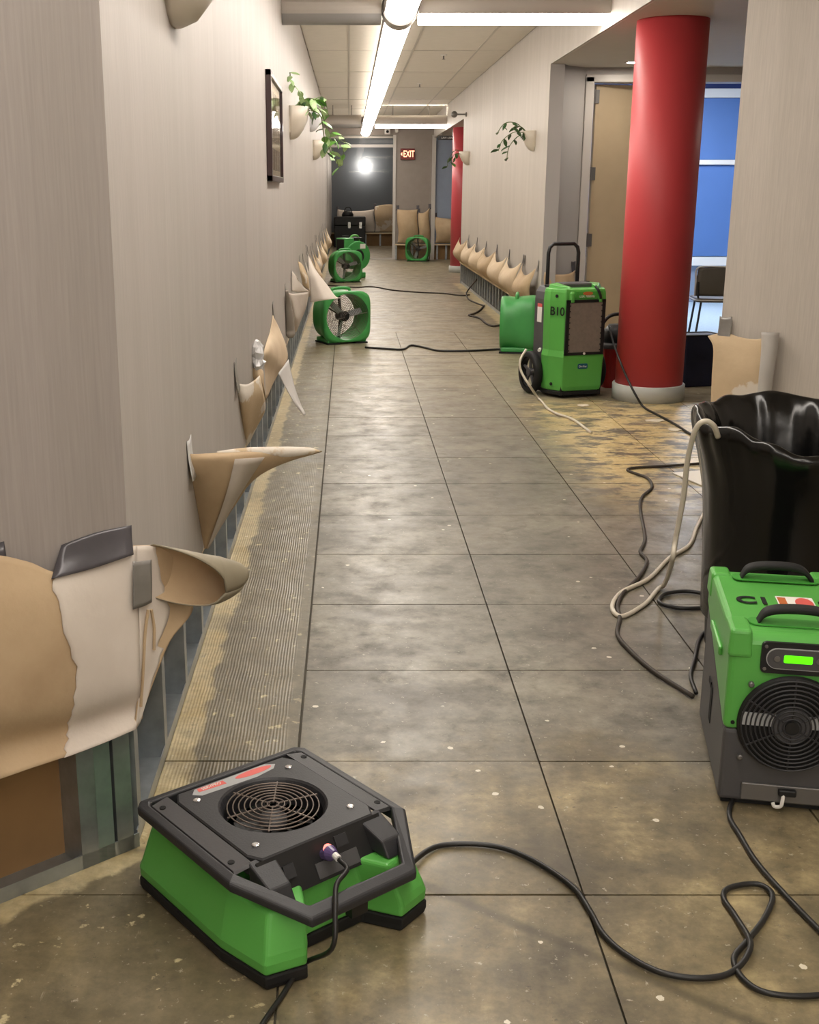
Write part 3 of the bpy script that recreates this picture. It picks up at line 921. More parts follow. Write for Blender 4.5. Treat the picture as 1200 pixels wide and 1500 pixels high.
sl = struct(box('wall_slate', (-.6, 33.0, .36), (2.2, 33.15, 2.9), 'slate'))
box('cut_edge', (-.6, 32.97, .32), (2.2, 33.02, .36), 'cut_board', sl)
box('back_board', (-.6, 33.1, 0), (2.2, 33.15, .36), 'brown_board', sl)
for k in range(7):
    box('stud', (-.35 + .4 * k, 33.01, 0), (-.31 + .4 * k, 33.09, .32), 'steel', sl)
struct(box('wall_slate_side', (2.2, YF + .15, 0), (2.3, 33.15, 2.9), 'slate'))
struct(box('ceiling_far_room', (XL, YF + .2, 2.84), (2.3, 33.15, 2.95), 'soffit'))

# ---- round red columns
def red_column(loc, r, rb, hb, label, m):
    t = thing('round_column', label, 'column', loc, 0)
    MB().lathe([(r, hb - .01), (r, ZS)], 56).obj('shaft', m, t, smooth=False)
    MB().lathe([(rb, 0), (rb, hb - .006), (rb - .006, hb), (r - .01, hb)], 56).obj('base_cove', 'base_gr', t)
    for ch in t.children:
        for p in ch.data.polygons:
            p.use_smooth = len(p.vertices) == 4
    return t


red_column((2.187, 8.447, 0), .240, .258, .115, 'large glossy red round column with pale grey base beside the wheeled dehumidifier', 'red')
red_column((2.105, 22.2, 0), .215, .235, .12, 'distant red round column at the end of the right wall', 'red2')

# ================================================================= light fixtures
def arc_shell(a0, a1, r, axis, l0, l1, c, n=20):
    """solid segment of a round tube between two angles (degrees, -90 = straight down)"""
    m = MB()
    prof = [(r * math.cos(R(a0 + (a1 - a0) * k / n)), r * math.sin(R(a0 + (a1 - a0) * k / n))) for k in range(n + 1)]
    rings = []
    for l in (l0, l1):
        rings.append([((l, c[1] + p, c[2] + q) if axis == 'x' else (c[0] + p, l, c[2] + q)) for p, q in prof])
    return m.loft(rings)


def tube_light(label, axis, l0, l1, c, lit=True, r=.118, half=68):
    t = thing('tube_light', label, 'ceiling light', (0, 0, 0), 0, 'tubular ceiling lights')
    if lit:
        ha = arc_shell(-90 + half, 68, r, axis, l0, l1, c)
        hb = arc_shell(112, 270 - half, r, axis, l0, l1, c)
        h = ha.add(hb.v, hb.f).obj('housing', 'housing', t)
    else:
        h = arc_shell(-90 + half, 270 - half, r, axis, l0, l1, c).obj('housing', 'housing', t)
    e = arc_shell(-90 - half, -90 + half, r - .0005, axis, l0 + .002, l1 - .002, c).obj('lens', 'lens' if lit else 'lens_off', t)
    for o in (h, e):
        for p in o.data.polygons:
            p.use_smooth = len(p.vertices) == 4 and p.area > .02
    if lit:
        zu = c[2] + r - .018
        if axis == 'x':
            box('uplight_lens', (l0 + .03, c[1] - .03, zu), (l1 - .03, c[1] + .03, zu + .006), 'uplens', t)
        else:
            box('uplight_lens', (c[0] - .03, l0 + .03, zu), (c[0] + .03, l1 - .03, zu + .006), 'uplens', t)
    n = max(2, int((l1 - l0) / 2.4))
    for k in range(n):
        l = l0 + (l1 - l0) * (k + .5) / n
        p = (l, c[1], c[2]) if axis == 'x' else (c[0], l, c[2])
        MB().tube([(p[0], p[1], p[2] + r - .01), (p[0], p[1], ZC + .0)], .006, 6).obj('hanger', 'housing_d', t)
    return t


XT, ZT, Y1, Y2 = .36, 2.70, 8.86, 22.9
tube_light('lit tube light running overhead towards the camera from the nearer crossing', 'y', -4.6, Y1 - .02, (XT, 0, ZT))
tube_light('long lit tube light running down the corridor to the far bulkhead', 'y', Y1 + .02, 26.0, (XT, 0, ZT - .012), r=.108)
tube_light('lit crosswise tube light on the right of the nearer crossing', 'x', XT + .13, XR - .002, (0, Y1, ZT + .01), half=62)
tube_light('unlit crosswise tube on the left of the nearer crossing', 'x', XL + .002, XT - .13, (0, Y1, ZT + .01), lit=False, half=62)
tube_light('lit crosswise tube light on the right of the far crossing', 'x', XT + .13, XR - .002, (0, Y2, ZT + .01), half=62)
tube_light('unlit crosswise tube on the left of the far crossing', 'x', XL + .002, XT - .13, (0, Y2, ZT + .01), lit=False, half=62)
tube_light('lit crosswise tube light behind the camera', 'x', -1.4, 3.0, (0, -2.6, ZT - .28), half=60)
for lab, y in (('dark joint ring of the nearer tube light crossing', Y1), ('dark joint ring of the far tube light crossing', Y2)):
    t = thing('tube_joint', lab, 'light joint', (XT, y, ZT))
    MB().lathe([(.105, -.13), (.128, -.13), (.128, .13), (.105, .13)], 32, axis='y', cap=False).obj('ring', 'housing', t, smooth=False)
    MB().lathe([(.108, -.142), (.131, -.142), (.131, -.128), (.108, -.128)], 32, axis='y', cap=False).obj('rim', 'housing_d', t)
    MB().tube([(0, 0, .12), (0, 0, ZC - ZT)], .008, 6).obj('hanger', 'housing_d', t)

gl = thing('reflection_globe', 'bright added globe in place of a reflection on the slate wall behind the partition', 'reflection', (.445, 32.985, 2.12))  # glowing globe and mount added where only a bright reflection shows
MB().lathe([(.02, 0), (.07, -.005), (.07, -.03), (.03, -.05)], 20, axis='y').obj('mount', 'housing', gl)
MB().lathe([(.001, -.05)] + [(.13 * math.sin(R(a)), -.18 + .13 * math.cos(R(a))) for a in range(10, 180, 17)] + [(.001, -.31)], 24, axis='y').obj('globe', 'reflection', gl, smooth=True)
st = thing('strip_light', 'lit ceiling strip in the room behind the partition', 'ceiling light', (0, 0, 0))
box('body', (-.4, 28.2, 2.79), (.6, 28.4, 2.84), 'white', st)
box('diffuser', (-.38, 28.22, 2.775), (.58, 28.38, 2.79), 'strip', st)

# ================================================================= air mover in the foreground
am = thing('air_mover', 'low black and green air mover with round top grille, foreground left', 'air mover', (-.112, 2.155, 0), R(-51.5))
# local x runs towards its front handle, y to the right-hand far side
bot = [(-.30, -.19), (-.265, -.225), (.06, -.225), (.185, -.205), (.205, -.12), (.13, -.075), (.13, .075), (.205, .12), (.185, .205), (.06, .225), (-.265, .225), (-.30, .19)]
def ring(o, z, sx=1, sy=1, dx=0):
    return [(x * sx + dx, y * sy, z) for x, y in o]
MB().loft([ring(bot, 0, .99, .98), ring(bot, .012, 1.0, 1.0), ring(bot, .03, 1, 1)]).obj('skid', 'rubber', am, bevel=.004)
MB().loft([ring(bot, .03, .995, .995), ring(bot, .055, 1.0, 1.0), ring(bot, .072, .985, .975), ring(bot, .11, .95, .92, -.006), ring(bot, .146, .92, .86, -.012)]).obj('body', 'green', am, bevel=.008, seg=3)
for s in (-1, 1):
    MB().loft([[(.125, s * .115, .075), (.17, s * .10, .072), (.19, s * .14, .07), (.155, s * .165, .075)],
               [(.125, s * .13, .118), (.145, s * .12, .114), (.157, s * .145, .112), (.14, s * .155, .118)]]).obj('foot_rib', 'green', am, bevel=.006)
# top cover: chamfered rectangle with a handle window left open at the front
top = [(-.285, -.205), (-.265, -.222), (.095, -.222), (.235, -.13), (.235, .13), (.095, .222), (-.265, .222), (-.285, .205)]
rim = MB()
inner = [(-.262, -.19), (-.248, -.198), (.075, -.198), (.205, -.115), (.205, .115), (.075, .198), (-.248, .198), (-.262, .19)]
n = len(top)
zf = lambda x: -.045 * max(0, (x - .09) / .145)
v = [(x, y, .176 + zf(x)) for x, y in top] + [(x, y, .197 + zf(x)) for x, y in top] + [(x, y, .168 + zf(x)) for x, y in inner] + [(x, y, .199 + zf(x)) for x, y in inner]
f = []
for i in range(n):
    j = (i + 1) % n
    f += [(i, j, n + j, n + i), (n + i, n + j, 3 * n + j, 3 * n + i), (3 * n + i, 3 * n + j, 2 * n + j, 2 * n + i), (2 * n + i, 2 * n + j, j, i)]
rim.add(v, f).obj('cover_rim', 'black', am, bevel=.006, seg=3)
# raised middle deck with the fan opening
deck = MB()
out = [(-.24, -.125), (.085, -.125), (.085, .125), (-.24, .125)]
N = 40
sq = []
for k in range(N):
    a = 2 * math.pi * (k + .5) / N
    dx, dy = math.cos(a), math.sin(a)
    t = min((.1625 / abs(dx)) if abs(dx) > 1e-6 else 9, (.155 / abs(dy)) if abs(dy) > 1e-6 else 9)
    sq.append((-.0775 + dx * t, dy * t))
cxf, rf = -.0775, .106
circ = [(cxf + rf * math.cos(2 * math.pi * (k + .5) / N), rf * math.sin(2 * math.pi * (k + .5) / N)) for k in range(N)]
rings = [[(x, y, .168) for x, y in sq], [(x, y, .206) for x, y in sq], [(x * .98 + cxf * .02, y * .98, .209) for x, y in sq],
         [((x - cxf) * 1.10 + cxf, y * 1.10, .209) for x, y in circ], [((x - cxf) * 1.06 + cxf, y * 1.06, .205) for x, y in circ], [(x, y, .190) for x, y in circ], [(x, y, .15) for x, y in circ]]
deck.loft(rings, False).obj('deck', 'black', am)
for s in (-1, 1):   # sloping side panels between deck and rim
    MB().loft([[(-.25, s * .157, .200), (.08, s * .157, .200), (.075, s * .197, .192), (-.245, s * .197, .192)],
               [(-.25, s * .157, .205), (.075, s * .157, .205), (.07, s * .197, .199), (-.245, s * .197, .199)]]).obj('side_panel', 'char' if s < 0 else 'black', am)
    for x in (-.22, .045):
        MB().lathe([(.007, .1985), (.007, .2025), (.001, .2025)], 12, c=(x, s * .185, 0)).obj('screw_hole', 'dark', am)
MB().lathe([(rf - .001, .150), (.001, .150)], N, c=(cxf, 0, 0)).obj('fan_well', 'dark', am)
MB().lathe([(.03, .152), (.03, .178), (.02, .184), (.001, .186)], 24, c=(cxf, 0, 0)).obj('motor', 'char', am, smooth=True)
bl = MB()
for k in range(9):
    a = R(40 * k)
    c, s_ = math.cos(a), math.sin(a)
    c2, s2 = math.cos(a + .45), math.sin(a + .45)
    bl.add([(cxf + .03 * c, .03 * s_, .170), (cxf + .085 * c, .085 * s_, .172), (cxf + .085 * c2, .085 * s2, .158), (cxf + .03 * c2, .03 * s2, .160)], [(0, 1, 2, 3)])
bl.obj('rotor', 'black2', am)
gm = MB()
for k in range(1, 9):
    r = .0122 * k
    gm.tube([(cxf + r * math.cos(2 * math.pi * q / 36), r * math.sin(2 * math.pi * q / 36), .2085 - .004 * (k / 8) ** 2) for q in range(36)], .0016, 6, True)
for k in range(6):
    a = R(60 * k + 20)
    gm.tube([(cxf + .008 * math.cos(a), .008 * math.sin(a), .2075), (cxf + .104 * math.cos(a), .104 * math.sin(a), .204)], .0019, 6)
gm.obj('grille', 'wire', am)
for a in (45, 135, 225, 315):
    p = (cxf + .158 * math.cos(R(a)), .17 * math.sin(R(a)), 0)
    MB().lathe([(.008, .2085), (.008, .2115), (.005, .2125), (.001, .2125)], 14, c=p).obj('screw', 'chrome', am)
# control recess facing forward and handle bar
ctl = MB()
ctl.add([(.085, -.155, .206), (.085, .155, .206), (.128, .145, .135), (.128, -.145, .135), (.06, -.155, .135), (.06, .155, .135)],
        [(0, 3, 2, 1), (0, 4, 3), (1, 2, 5), (3, 4, 5, 2), (0, 1, 5, 4)])
ctl.obj('control_panel', 'black2', am)
def on_ctl(u, w, d=0):   # u across (local y), w down the slope 0..1
    nx, nz = .071, .043
    L = math.hypot(nx, nz)
    return (.085 + .043 * w + nx / L * d, u, .206 - .071 * w + nz / L * d)
def ctl_patch(name, u0, u1, w0, w1, m, d=.002):
    vv = [on_ctl(u0, w0, d), on_ctl(u1, w0, d), on_ctl(u1, w1, d), on_ctl(u0, w1, d)] + [on_ctl(u0, w0, 0), on_ctl(u1, w0, 0), on_ctl(u1, w1, 0), on_ctl(u0, w1, 0)]
    return MB().add(vv, [(0, 1, 2, 3), (7, 6, 5, 4), (0, 4, 5, 1), (1, 5, 6, 2), (2, 6, 7, 3), (3, 7, 4, 0)]).obj(name, m, am)
ctl_patch('rating_label', -.03, .075, .55, .92, 'char')
ctl_patch('switch', -.105, -.08, .3, .62, 'black', .008)
ctl_patch('outlet', .03, .06, .12, .4, 'black', .004)
for s in (-1, 1):
    MB().loft([[(.07, s * .105, .206), (.07, s * .165, .206), (.145, s * .165, .180), (.145, s * .115, .180)],
               [(.08, s * .105, .15), (.08, s * .165, .15), (.165, s * .165, .148), (.165, s * .115, .148)]]).obj('handle_cheek', 'black', am, bevel=.004)
MB().box((.195, -.02, .095), (.215, .02, .152)).obj('handle_strut', 'black2', am)
pg = MB().tube([on_ctl(.0, .42, 0), on_ctl(.0, .42, .022), on_ctl(-.001, .48, .036)], [.013, .016, .009], 14)
pg.obj('plug', 'plug', am)
MB().lathe([(.011, 0), (.012, .004), (.001, .005)], 14).obj('plug_light', 'plug_lit', am, loc=on_ctl(.0, .34, .016), rot=(0, R(40), 0))
MB().tube([on_ctl(-.001, .48, .036), on_ctl(-.002, .58, .047)], .007, 10).obj('plug_collar', 'white', am)
stk = MB().prism([(-.232, -.10), (-.215, -.115), (-.20, -.10), (-.196, .04), (-.205, .09), (-.22, .105), (-.234, .085)], .2088, .2096)
sk = stk.obj('sticker', 'sticker', am)
MB().prism([(-.230, -.095), (-.216, -.098), (-.212, -.03), (-.228, -.03)], .2097, .2100).obj('print_block', 'sticker_red', sk)
MB().prism(ellipse(.011, .048, 20, (-.219, .045)), .2097, .2100).obj('print_oval', 'sticker_red', sk)
text_mesh('sticker_text', 'SERVPRO', .012, 'txt_white', sk, (-.222, -.063, .2101), (0, 0, R(90)))

# ================================================================= small dehumidifier, right foreground
dh = thing('dehumidifier', 'green and charcoal box dehumidifier with lit display in front of the bin', 'dehumidifier', (1.105, 2.80, 0), R(-11))
W, Dp, H = .150, .245, .455
lowp = [(-Dp, .012), (Dp, .012), (Dp + .006, .35), (-Dp + .02, .205), (-Dp, .205)]
panel_yz(lowp, -W, W).obj('lower_body', 'char', dh, bevel=.012, seg=3)
up = [(-Dp - .004, .203), (-Dp + .02, .203), (Dp + .004, .352), (Dp + .002, .43), (Dp - .02, H), (-Dp + .02, H - .004), (-Dp - .002, .43)]
panel_yz(up, -W - .003, W + .003).obj('upper_shell', 'green', dh, bevel=.014, seg=3)
# top tray: raised corner shoulders and a ledge on the left
for sx in (-1, 1):
    for y0, y1 in ((-Dp - .008, -Dp + .10), (Dp - .07, Dp + .008)):
        MB().loft([[(sx * (W + .008), y0, .39), (sx * (W - .05), y0, .39), (sx * (W - .05), y1, .39), (sx * (W + .008), y1, .39)],
                   [(sx * (W + .005), y0 + .004, H + .006), (sx * (W - .045), y0 + .004, H + .006), (sx * (W - .045), y1 - .004, H + .006), (sx * (W + .005), y1 - .004, H + .006)]]).obj('corner_shoulder', 'green', dh, bevel=.010, seg=3)
    MB().box((sx * (W + .001), -.12, .34), (sx * (W + .012), .08, .365)).obj('side_rib', 'green', dh, bevel=.006)
    MB().box((sx * (W - .002), .03, .19), (sx * (W + .003), .075, .205)).obj('grip_slot', 'dark', dh)
MB().box((-.03 - W + .028, .0, .10), (-W - .001, .035, .20)).obj('cable_slot', 'dark', dh, bevel=.005)
for y, z in ((-.165, H), (.16, H + .006)):
    pts = catmull([(-.085, y, z - .005), (-.07, y, z + .022), (-.035, y, z + .034), (.035, y, z + .036), (.075, y, z + .026), (.10, y, z - .002)], 4)
    hb = MB()
    rings = []
    for p in pts:
        rings.append([(p[0], p[1] + q, p[2] + w) for q, w in rrect(.036, .018, .007, 3)])
    hb.loft(rings).obj('handle', 'rubber', dh, smooth=True)
    MB().prism(rrect(.22, .052, .02, 4, (.005, y)), z - .002, z + .001).obj('handle_recess', 'green_d', dh)
YFc = -Dp - .004
dpn = panel_xz(rrect(.165, .078, .012, 4, (0, .398)), YFc - .007, YFc + .002).obj('display_panel', 'black2', dh)
panel_xz(rrect(.143, .052, .025, 6, (0, .398)), YFc - .0105, YFc - .007).obj('display_bezel', 'sticker', dpn)
panel_xz(rrect(.139, .048, .023, 6, (0, .398)), YFc - .0112, YFc - .0105).obj('keypad', 'char', dpn)
panel_xz(rrect(.064, .019, .003, 3, (0, .399)), YFc - .0122, YFc - .0112).obj('screen', 'lcd', dpn)
for sx in (-1, 1):
    for z in (.37, .426):
        MB().lathe([(.004, 0), (.004, -.003), (.001, -.0035)], 10, c=(sx * .073, YFc - .007, z), axis='y').obj('screw', 'hinge', dpn)
    MB().lathe([(.007, 0), (.007, -.002), (.001, -.0025)], 14, c=(sx * .047, YFc - .0112, .398), axis='y').obj('key', 'hinge', dpn)
cz = .232
gd = MB().lathe([(.12, 0), (.124, -.006), (.120, -.014), (.112, -.016)], 48, c=(0, YFc, cz), axis='y')
gd.obj('fan_shroud', 'black2', dh, smooth=False)
MB().lathe([(.114, -.0165), (.001, -.0165)], 48, c=(0, YFc, cz), axis='y', cap=False).obj('fan_cavity', 'dark', dh)
gr = MB()
for k in range(2, 12):
    r = .0105 * k
    gr.tube([(r * math.cos(2 * math.pi * q / 40), YFc - .026 + .006 * (k / 11) ** 2, cz + r * math.sin(2 * math.pi * q / 40)) for q in range(40)], .0022, 6, True)
for a in (30, 150, 210, 330, 90, 270):
    gr.tube([(.018 * math.cos(R(a)), YFc - .024, cz + .018 * math.sin(R(a))), (.118 * math.cos(R(a)), YFc - .019, cz + .118 * math.sin(R(a)))], .0022, 6)
gr.obj('grille', 'black', dh)
MB().box((-.114, YFc - .0205, cz - .004), (.114, YFc - .017, cz + .028)).obj('motor_strut', 'sticker', dh)
MB().lathe([(.048, -.017), (.046, -.022), (.001, -.022)], 30, c=(0, YFc, cz), axis='y').obj('motor', 'char', dh)
MB().lathe([(.016, -.022), (.016, -.0315), (.001, -.032)], 18, c=(0, YFc, cz), axis='y').obj('hub_cap', 'rubber', dh)
for x, z in ((-.098, .326), (-.108, .135), (.098, .326), (.108, .135)):
    MB().lathe([(.007, 0), (.007, -.009), (.004, -.011), (.001, -.011)], 12, c=(x, YFc, z), axis='y').obj('screw', 'hinge', dh)
MB().lathe([(.005, 0), (.005, -.0025), (.001, -.003)], 12, c=(-.132, YFc, .223), axis='y').obj('rivet', 'dark', dh)
pt = MB().box((-.098, -Dp - .006, .02), (.13, -Dp + .001, .066)).obj('drain_plate', 'hinge', dh, bevel=.003)
MB().box((-.012, -Dp - .018, .042), (.03, -Dp - .004, .06)).obj('drain_socket', 'black2', dh, bevel=.004)
MB().tube(catmull([(.0, -Dp - .014, .046), (-.002, -Dp - .02, .03), (-.005, -Dp - .02, .018), (-.018, -Dp - .015, .014), (-.022, -Dp - .01, .022)], 4), .0045, 8).obj('drain_hook', 'white', dh)
MB().box((-.14, -.23, .0), (.14, .23, .014)).obj('foot_rail', 'rubber', dh)
text_mesh('stencil', 'C1', .072, 'black2', dh, (-.073, -.015, H + .0012), (0, 0, 0), bold=.002)
sk = MB().prism([(-.015, -.06), (.075, -.06), (.075, .03), (-.015, .03)], H, H + .0012).obj('sticker', 'txt_white', dh)
MB().prism(ellipse(.022, .04, 20, (.05, -.015)), H + .0012, H + .0016).obj('print_oval', 'sticker_red', sk)
MB().prism([(-.012, -.055), (.008, -.055), (.008, .02), (-.012, .02)], H + .0012, H + .0016).obj('print_block', 'orange', sk)
MB().box((.085, -.035, H - .001), (.145, -.022, H + .002)).obj('vent_slot', 'dark', dh)
MB().box((.085, -.01, H - .001), (.145, .003, H + .002)).obj('vent_slot', 'dark', dh)

# ================================================================= bin with black liner
tb = thing('trash_can', 'large round bin lined with a shiny black plastic bag', 'trash can', (1.395, 3.60, 0))
MB().lathe([(.205, 0), (.21, .01), (.231, .42), (.244, .55), (.262, .66), (.266, .70), (.262, .70), (.256, .66), (.238, .55), (.2, .03), (.001, .03)], 40, cap=False).obj('bin_body', 'can', tb, smooth=True)
rng = random.Random(3)
nA = 120
prof = [(.232, .12, .003), (.238, .28, .005), (.245, .42, .006), (.258, .55, .008), (.282, .64, .012), (.303, .70, .015), (.315, .745, .016), (.306, .775, .012),
        (.284, .765, .012), (.254, .72, .012), (.236, .62, .014), (.212, .50, .012), (.185, .30, .01), (.15, .14, .01), (.05, .10, .004)]
ph = [[rng.uniform(0, 6.28) for _ in range(6)] for _ in prof]
base_ph = [rng.uniform(0, 6.28) for _ in range(8)]
vv, ff = [], []
for j, (r, z, am_) in enumerate(prof):
    lift = max(0, min(1, (z - .55) / .2))
    for k in range(nA):
        a = 2 * math.pi * k / nA
        wv = sum(math.sin(q_ * a + base_ph[q] + .22 * j * (q % 3)) / (1 + .3 * q) for q, q_ in enumerate((2, 3, 5, 8, 13, 21))) / 2.6
        wv2 = math.sin(17 * a + .8 * j + 2.2 * math.sin(3 * a)) * .35 + math.sin(31 * a + base_ph[6] + j * .9) * .3
        hi = max(0, min(1, (z - .55) / .15))
        rr = r + am_ * (wv * (.45 + .3 * hi) + wv2 * .6 * hi)
        zz = z + lift * (.014 * math.sin(2 * a + .9) + .009 * math.sin(5 * a + base_ph[2] + math.sin(2 * a)) + .006 * math.sin(11 * a + base_ph[3] + 1.5 * math.sin(3 * a))) + lift * .04 * math.sin(a - .25)
        vv.append((rr * math.cos(a), rr * math.sin(a), zz))
for j in range(len(prof) - 1):
    for k in range(nA):
        k2 = (k + 1) % nA
        ff.append((j * nA + k, j * nA + k2, (j + 1) * nA + k2, (j + 1) * nA + k))
ff.append(tuple(range((len(prof) - 1) * nA, len(prof) * nA)))
lb = mesh_obj('bag_liner', vv, ff, 'bag', tb, smooth=True)
ss = lb.modifiers.new('sub', 'SUBSURF')
ss.levels = ss.render_levels = 1

# ================================================================= wheeled dehumidifier by the column
bd = thing('wheeled_dehumidifier', 'tall green wheeled dehumidifier stencilled B10 with grey filter and black handle', 'dehumidifier', (1.64, 8.66, 0), R(17))
# plan: narrow front, angled shoulders, charcoal rear; local -y is the front
front = [(-.235, .0), (-.225, -.09), (-.165, -.215), (.165, -.215), (.225, -.09), (.235, .0)]
def scl(o, s, sy=None, dy=0):
    return [(x * s, y * (sy or s) + dy) for x, y in o]
lv = [(.05, .93), (.085, .96), (.27, .985), (.30, 1.0), (.345, .955), (.39, .96), (.62, .97), (.70, .985), (.76, .965), (.785, .93)]
MB().loft([[(x, y, z) for x, y in scl(front, s)] for z, s in lv]).obj('front_shell', 'green', bd, bevel=.008, seg=3)
rear = [(-.225, .0), (-.225, .15), (-.20, .20), (.20, .20), (.225, .15), (.225, .0)]
MB().loft([[(x * s, y, z) for x, y in rear] for z, s in ((.05, .97), (.30, .99), (.36, 1.0), (.70, 1.0), (.75, .95), (.79, .82))]).obj('rear_shell', 'char', bd, bevel=.01, seg=3)
MB().prism(scl(front, .95), .02, .05).obj('base_skid', 'rubber', bd, bevel=.006)
MB().prism([(-.2, 0), (.2, 0), (.2, .17), (-.2, .17)], .02, .05).obj('base_skid', 'rubber', bd)
for sx in (-1, 1):
    MB().loft([[(sx * .232, -.03, .69), (sx * .125, -.226, .69), (sx * .095, -.226, .69), (sx * .13, .0, .69)],
               [(sx * .226, -.03, .765), (sx * .122, -.222, .755), (sx * .095, -.222, .755), (sx * .13, .0, .765)],
               [(sx * .20, -.03, .815), (sx * .115, -.17, .80), (sx * .10, -.17, .80), (sx * .13, .0, .82)]]).obj('corner_shoulder', 'green', bd, bevel=.016, seg=3)
    MB().box((sx * .15 - .012, -.20, .10), (sx * .15 + .012, -.155, .015)).obj('foot', 'rubber', bd)
MB().box((-.10, -.06, .77), (.15, .10, .815)).obj('top_well', 'char', bd, bevel=.01)
MB().box((-.19, .0, .785), (-.12, .08, .80)).obj('top_pad', 'black2', bd, bevel=.004)
fy = -.213
ff_ = MB()
for a, b in (((-.155, .315), (.155, .335)), ((-.155, .69), (.155, .71)), ((-.155, .315), (-.130, .71)), ((.130, .315), (.155, .71))):
    ff_.box((a[0], fy - .010, a[1]), (b[0], fy + .008, b[1]))
fo = ff_.obj('filter_frame', 'black2', bd)
for k in range(17):
    for sx in (-1, 1):
        MB().box((sx * .127 - .005, fy - .011, .345 + .02 * k), (sx * .127 + .005, fy - .004, .353 + .02 * k)).obj('clip', 'black2', fo) if k % 2 == 0 else None
box('filter', (-.131, fy - .005, .333), (.131, fy + .005, .692), 'filter', bd)
MB().lathe([(.009, 0), (.009, -.004), (.001, -.005)], 14, c=(.0, fy - .010, .325), axis='y').obj('latch', 'white', bd)
lp = MB()
lp.add([(-.10, fy - .001, .722), (.13, fy - .001, .722), (.13, fy + .02, .775), (-.10, fy + .02, .775)], [(0, 1, 2, 3)])
lab = box('label_plate', (-.085, -.2165, .719), (.125, -.206, .768), 'green_d', bd)
panel_xz(ellipse(.04, .013, 20, (.01, .754)), -.2185, -.2165).obj('print_oval', 'orange', lab)
text_mesh('label_text', 'LGR 7000XLi', .022, 'txt_white', lab, (.005, -.2175, .733), (R(90), 0, 0))
MB().tube(catmull([(.085, fy + .03, .80), (.09, fy - .006, .775), (.105, fy - .010, .74), (.11, fy - .008, .715)], 4), .010, 8).obj('strap', 'black2', bd)
bg = panel_xz(rrect(.078, .038, .010, 3, (.0, .232)), fy - .005, fy + .003).obj('badge', 'badge', bd, loc=(0, .004, 0))
text_mesh('badge_text', 'Dri-Eaz', .021, 'txt_white', bg, (0, fy - .0056, .230), (R(90), 0, 0))
# stencil on the left angled shoulder
sa = math.atan2(-.125, .06)
text_mesh('stencil', 'B10', .085, 'black2', bd, (-.198, -.160, .625), (R(90), 0, sa), bold=.0012)
for z, x, y in ((.735, -.188, -.142), (.10, -.195, -.125)):
    MB().lathe([(.012, 0), (.012, .004), (.001, .004)], 14).obj('bolt_hole', 'dark', bd, loc=(x - .012, y - .008, z), rot=(R(90), 0, sa))
box('warning_label', (-.2275, .03, .53), (-.2245, .10, .64), 'txt_white', bd)
box('warning_label', (-.2275, .03, .64), (-.2245, .10, .665), 'sticker_red', bd)
# wheels
for sx in (-1, 1):
    wl = MB().lathe([(.115, -.026), (.145, -.03), (.155, -.018), (.155, .018), (.145, .03), (.115, .026)], 40, axis='x', cap=False).obj('wheel', 'rubber', bd, loc=(sx * .262, .105, .156), smooth=True)
    MB().lathe([(.118, -.018), (.118, .018), (.108, .018), (.108, -.018), (.118, -.018)], 32, axis='x', cap=False).obj('rim', 'black2', wl)
    sp_ = MB()
    for k in range(5):
        a = R(72 * k + 20)
        sp_.tube([(0, .02 * math.cos(a), .02 * math.sin(a)), (0, .112 * math.cos(a), .112 * math.sin(a))], .012, 6)
    sp_.lathe([(.03, -.02), (.03, .02)], 16, axis='x')
    sp_.obj('spokes', 'char', wl)
MB().tube([(-.26, .105, .156), (.26, .105, .156)], .012, 10).obj('axle', 'hinge', bd)
MB().tube([(-.123, .17, .45), (-.123, .17, 1.02), (-.113, .17, 1.06), (-.083, .17, 1.085), (.083, .17, 1.085), (.113, .17, 1.06), (.123, .17, 1.02), (.123, .17, .45)], .014, 10).obj('handle', 'black2', bd, smooth=True)
MB().tube([(-.232, .02, .335), (-.25, -.0, .33)], .012, 8).obj('hose_fitting', 'white', bd)

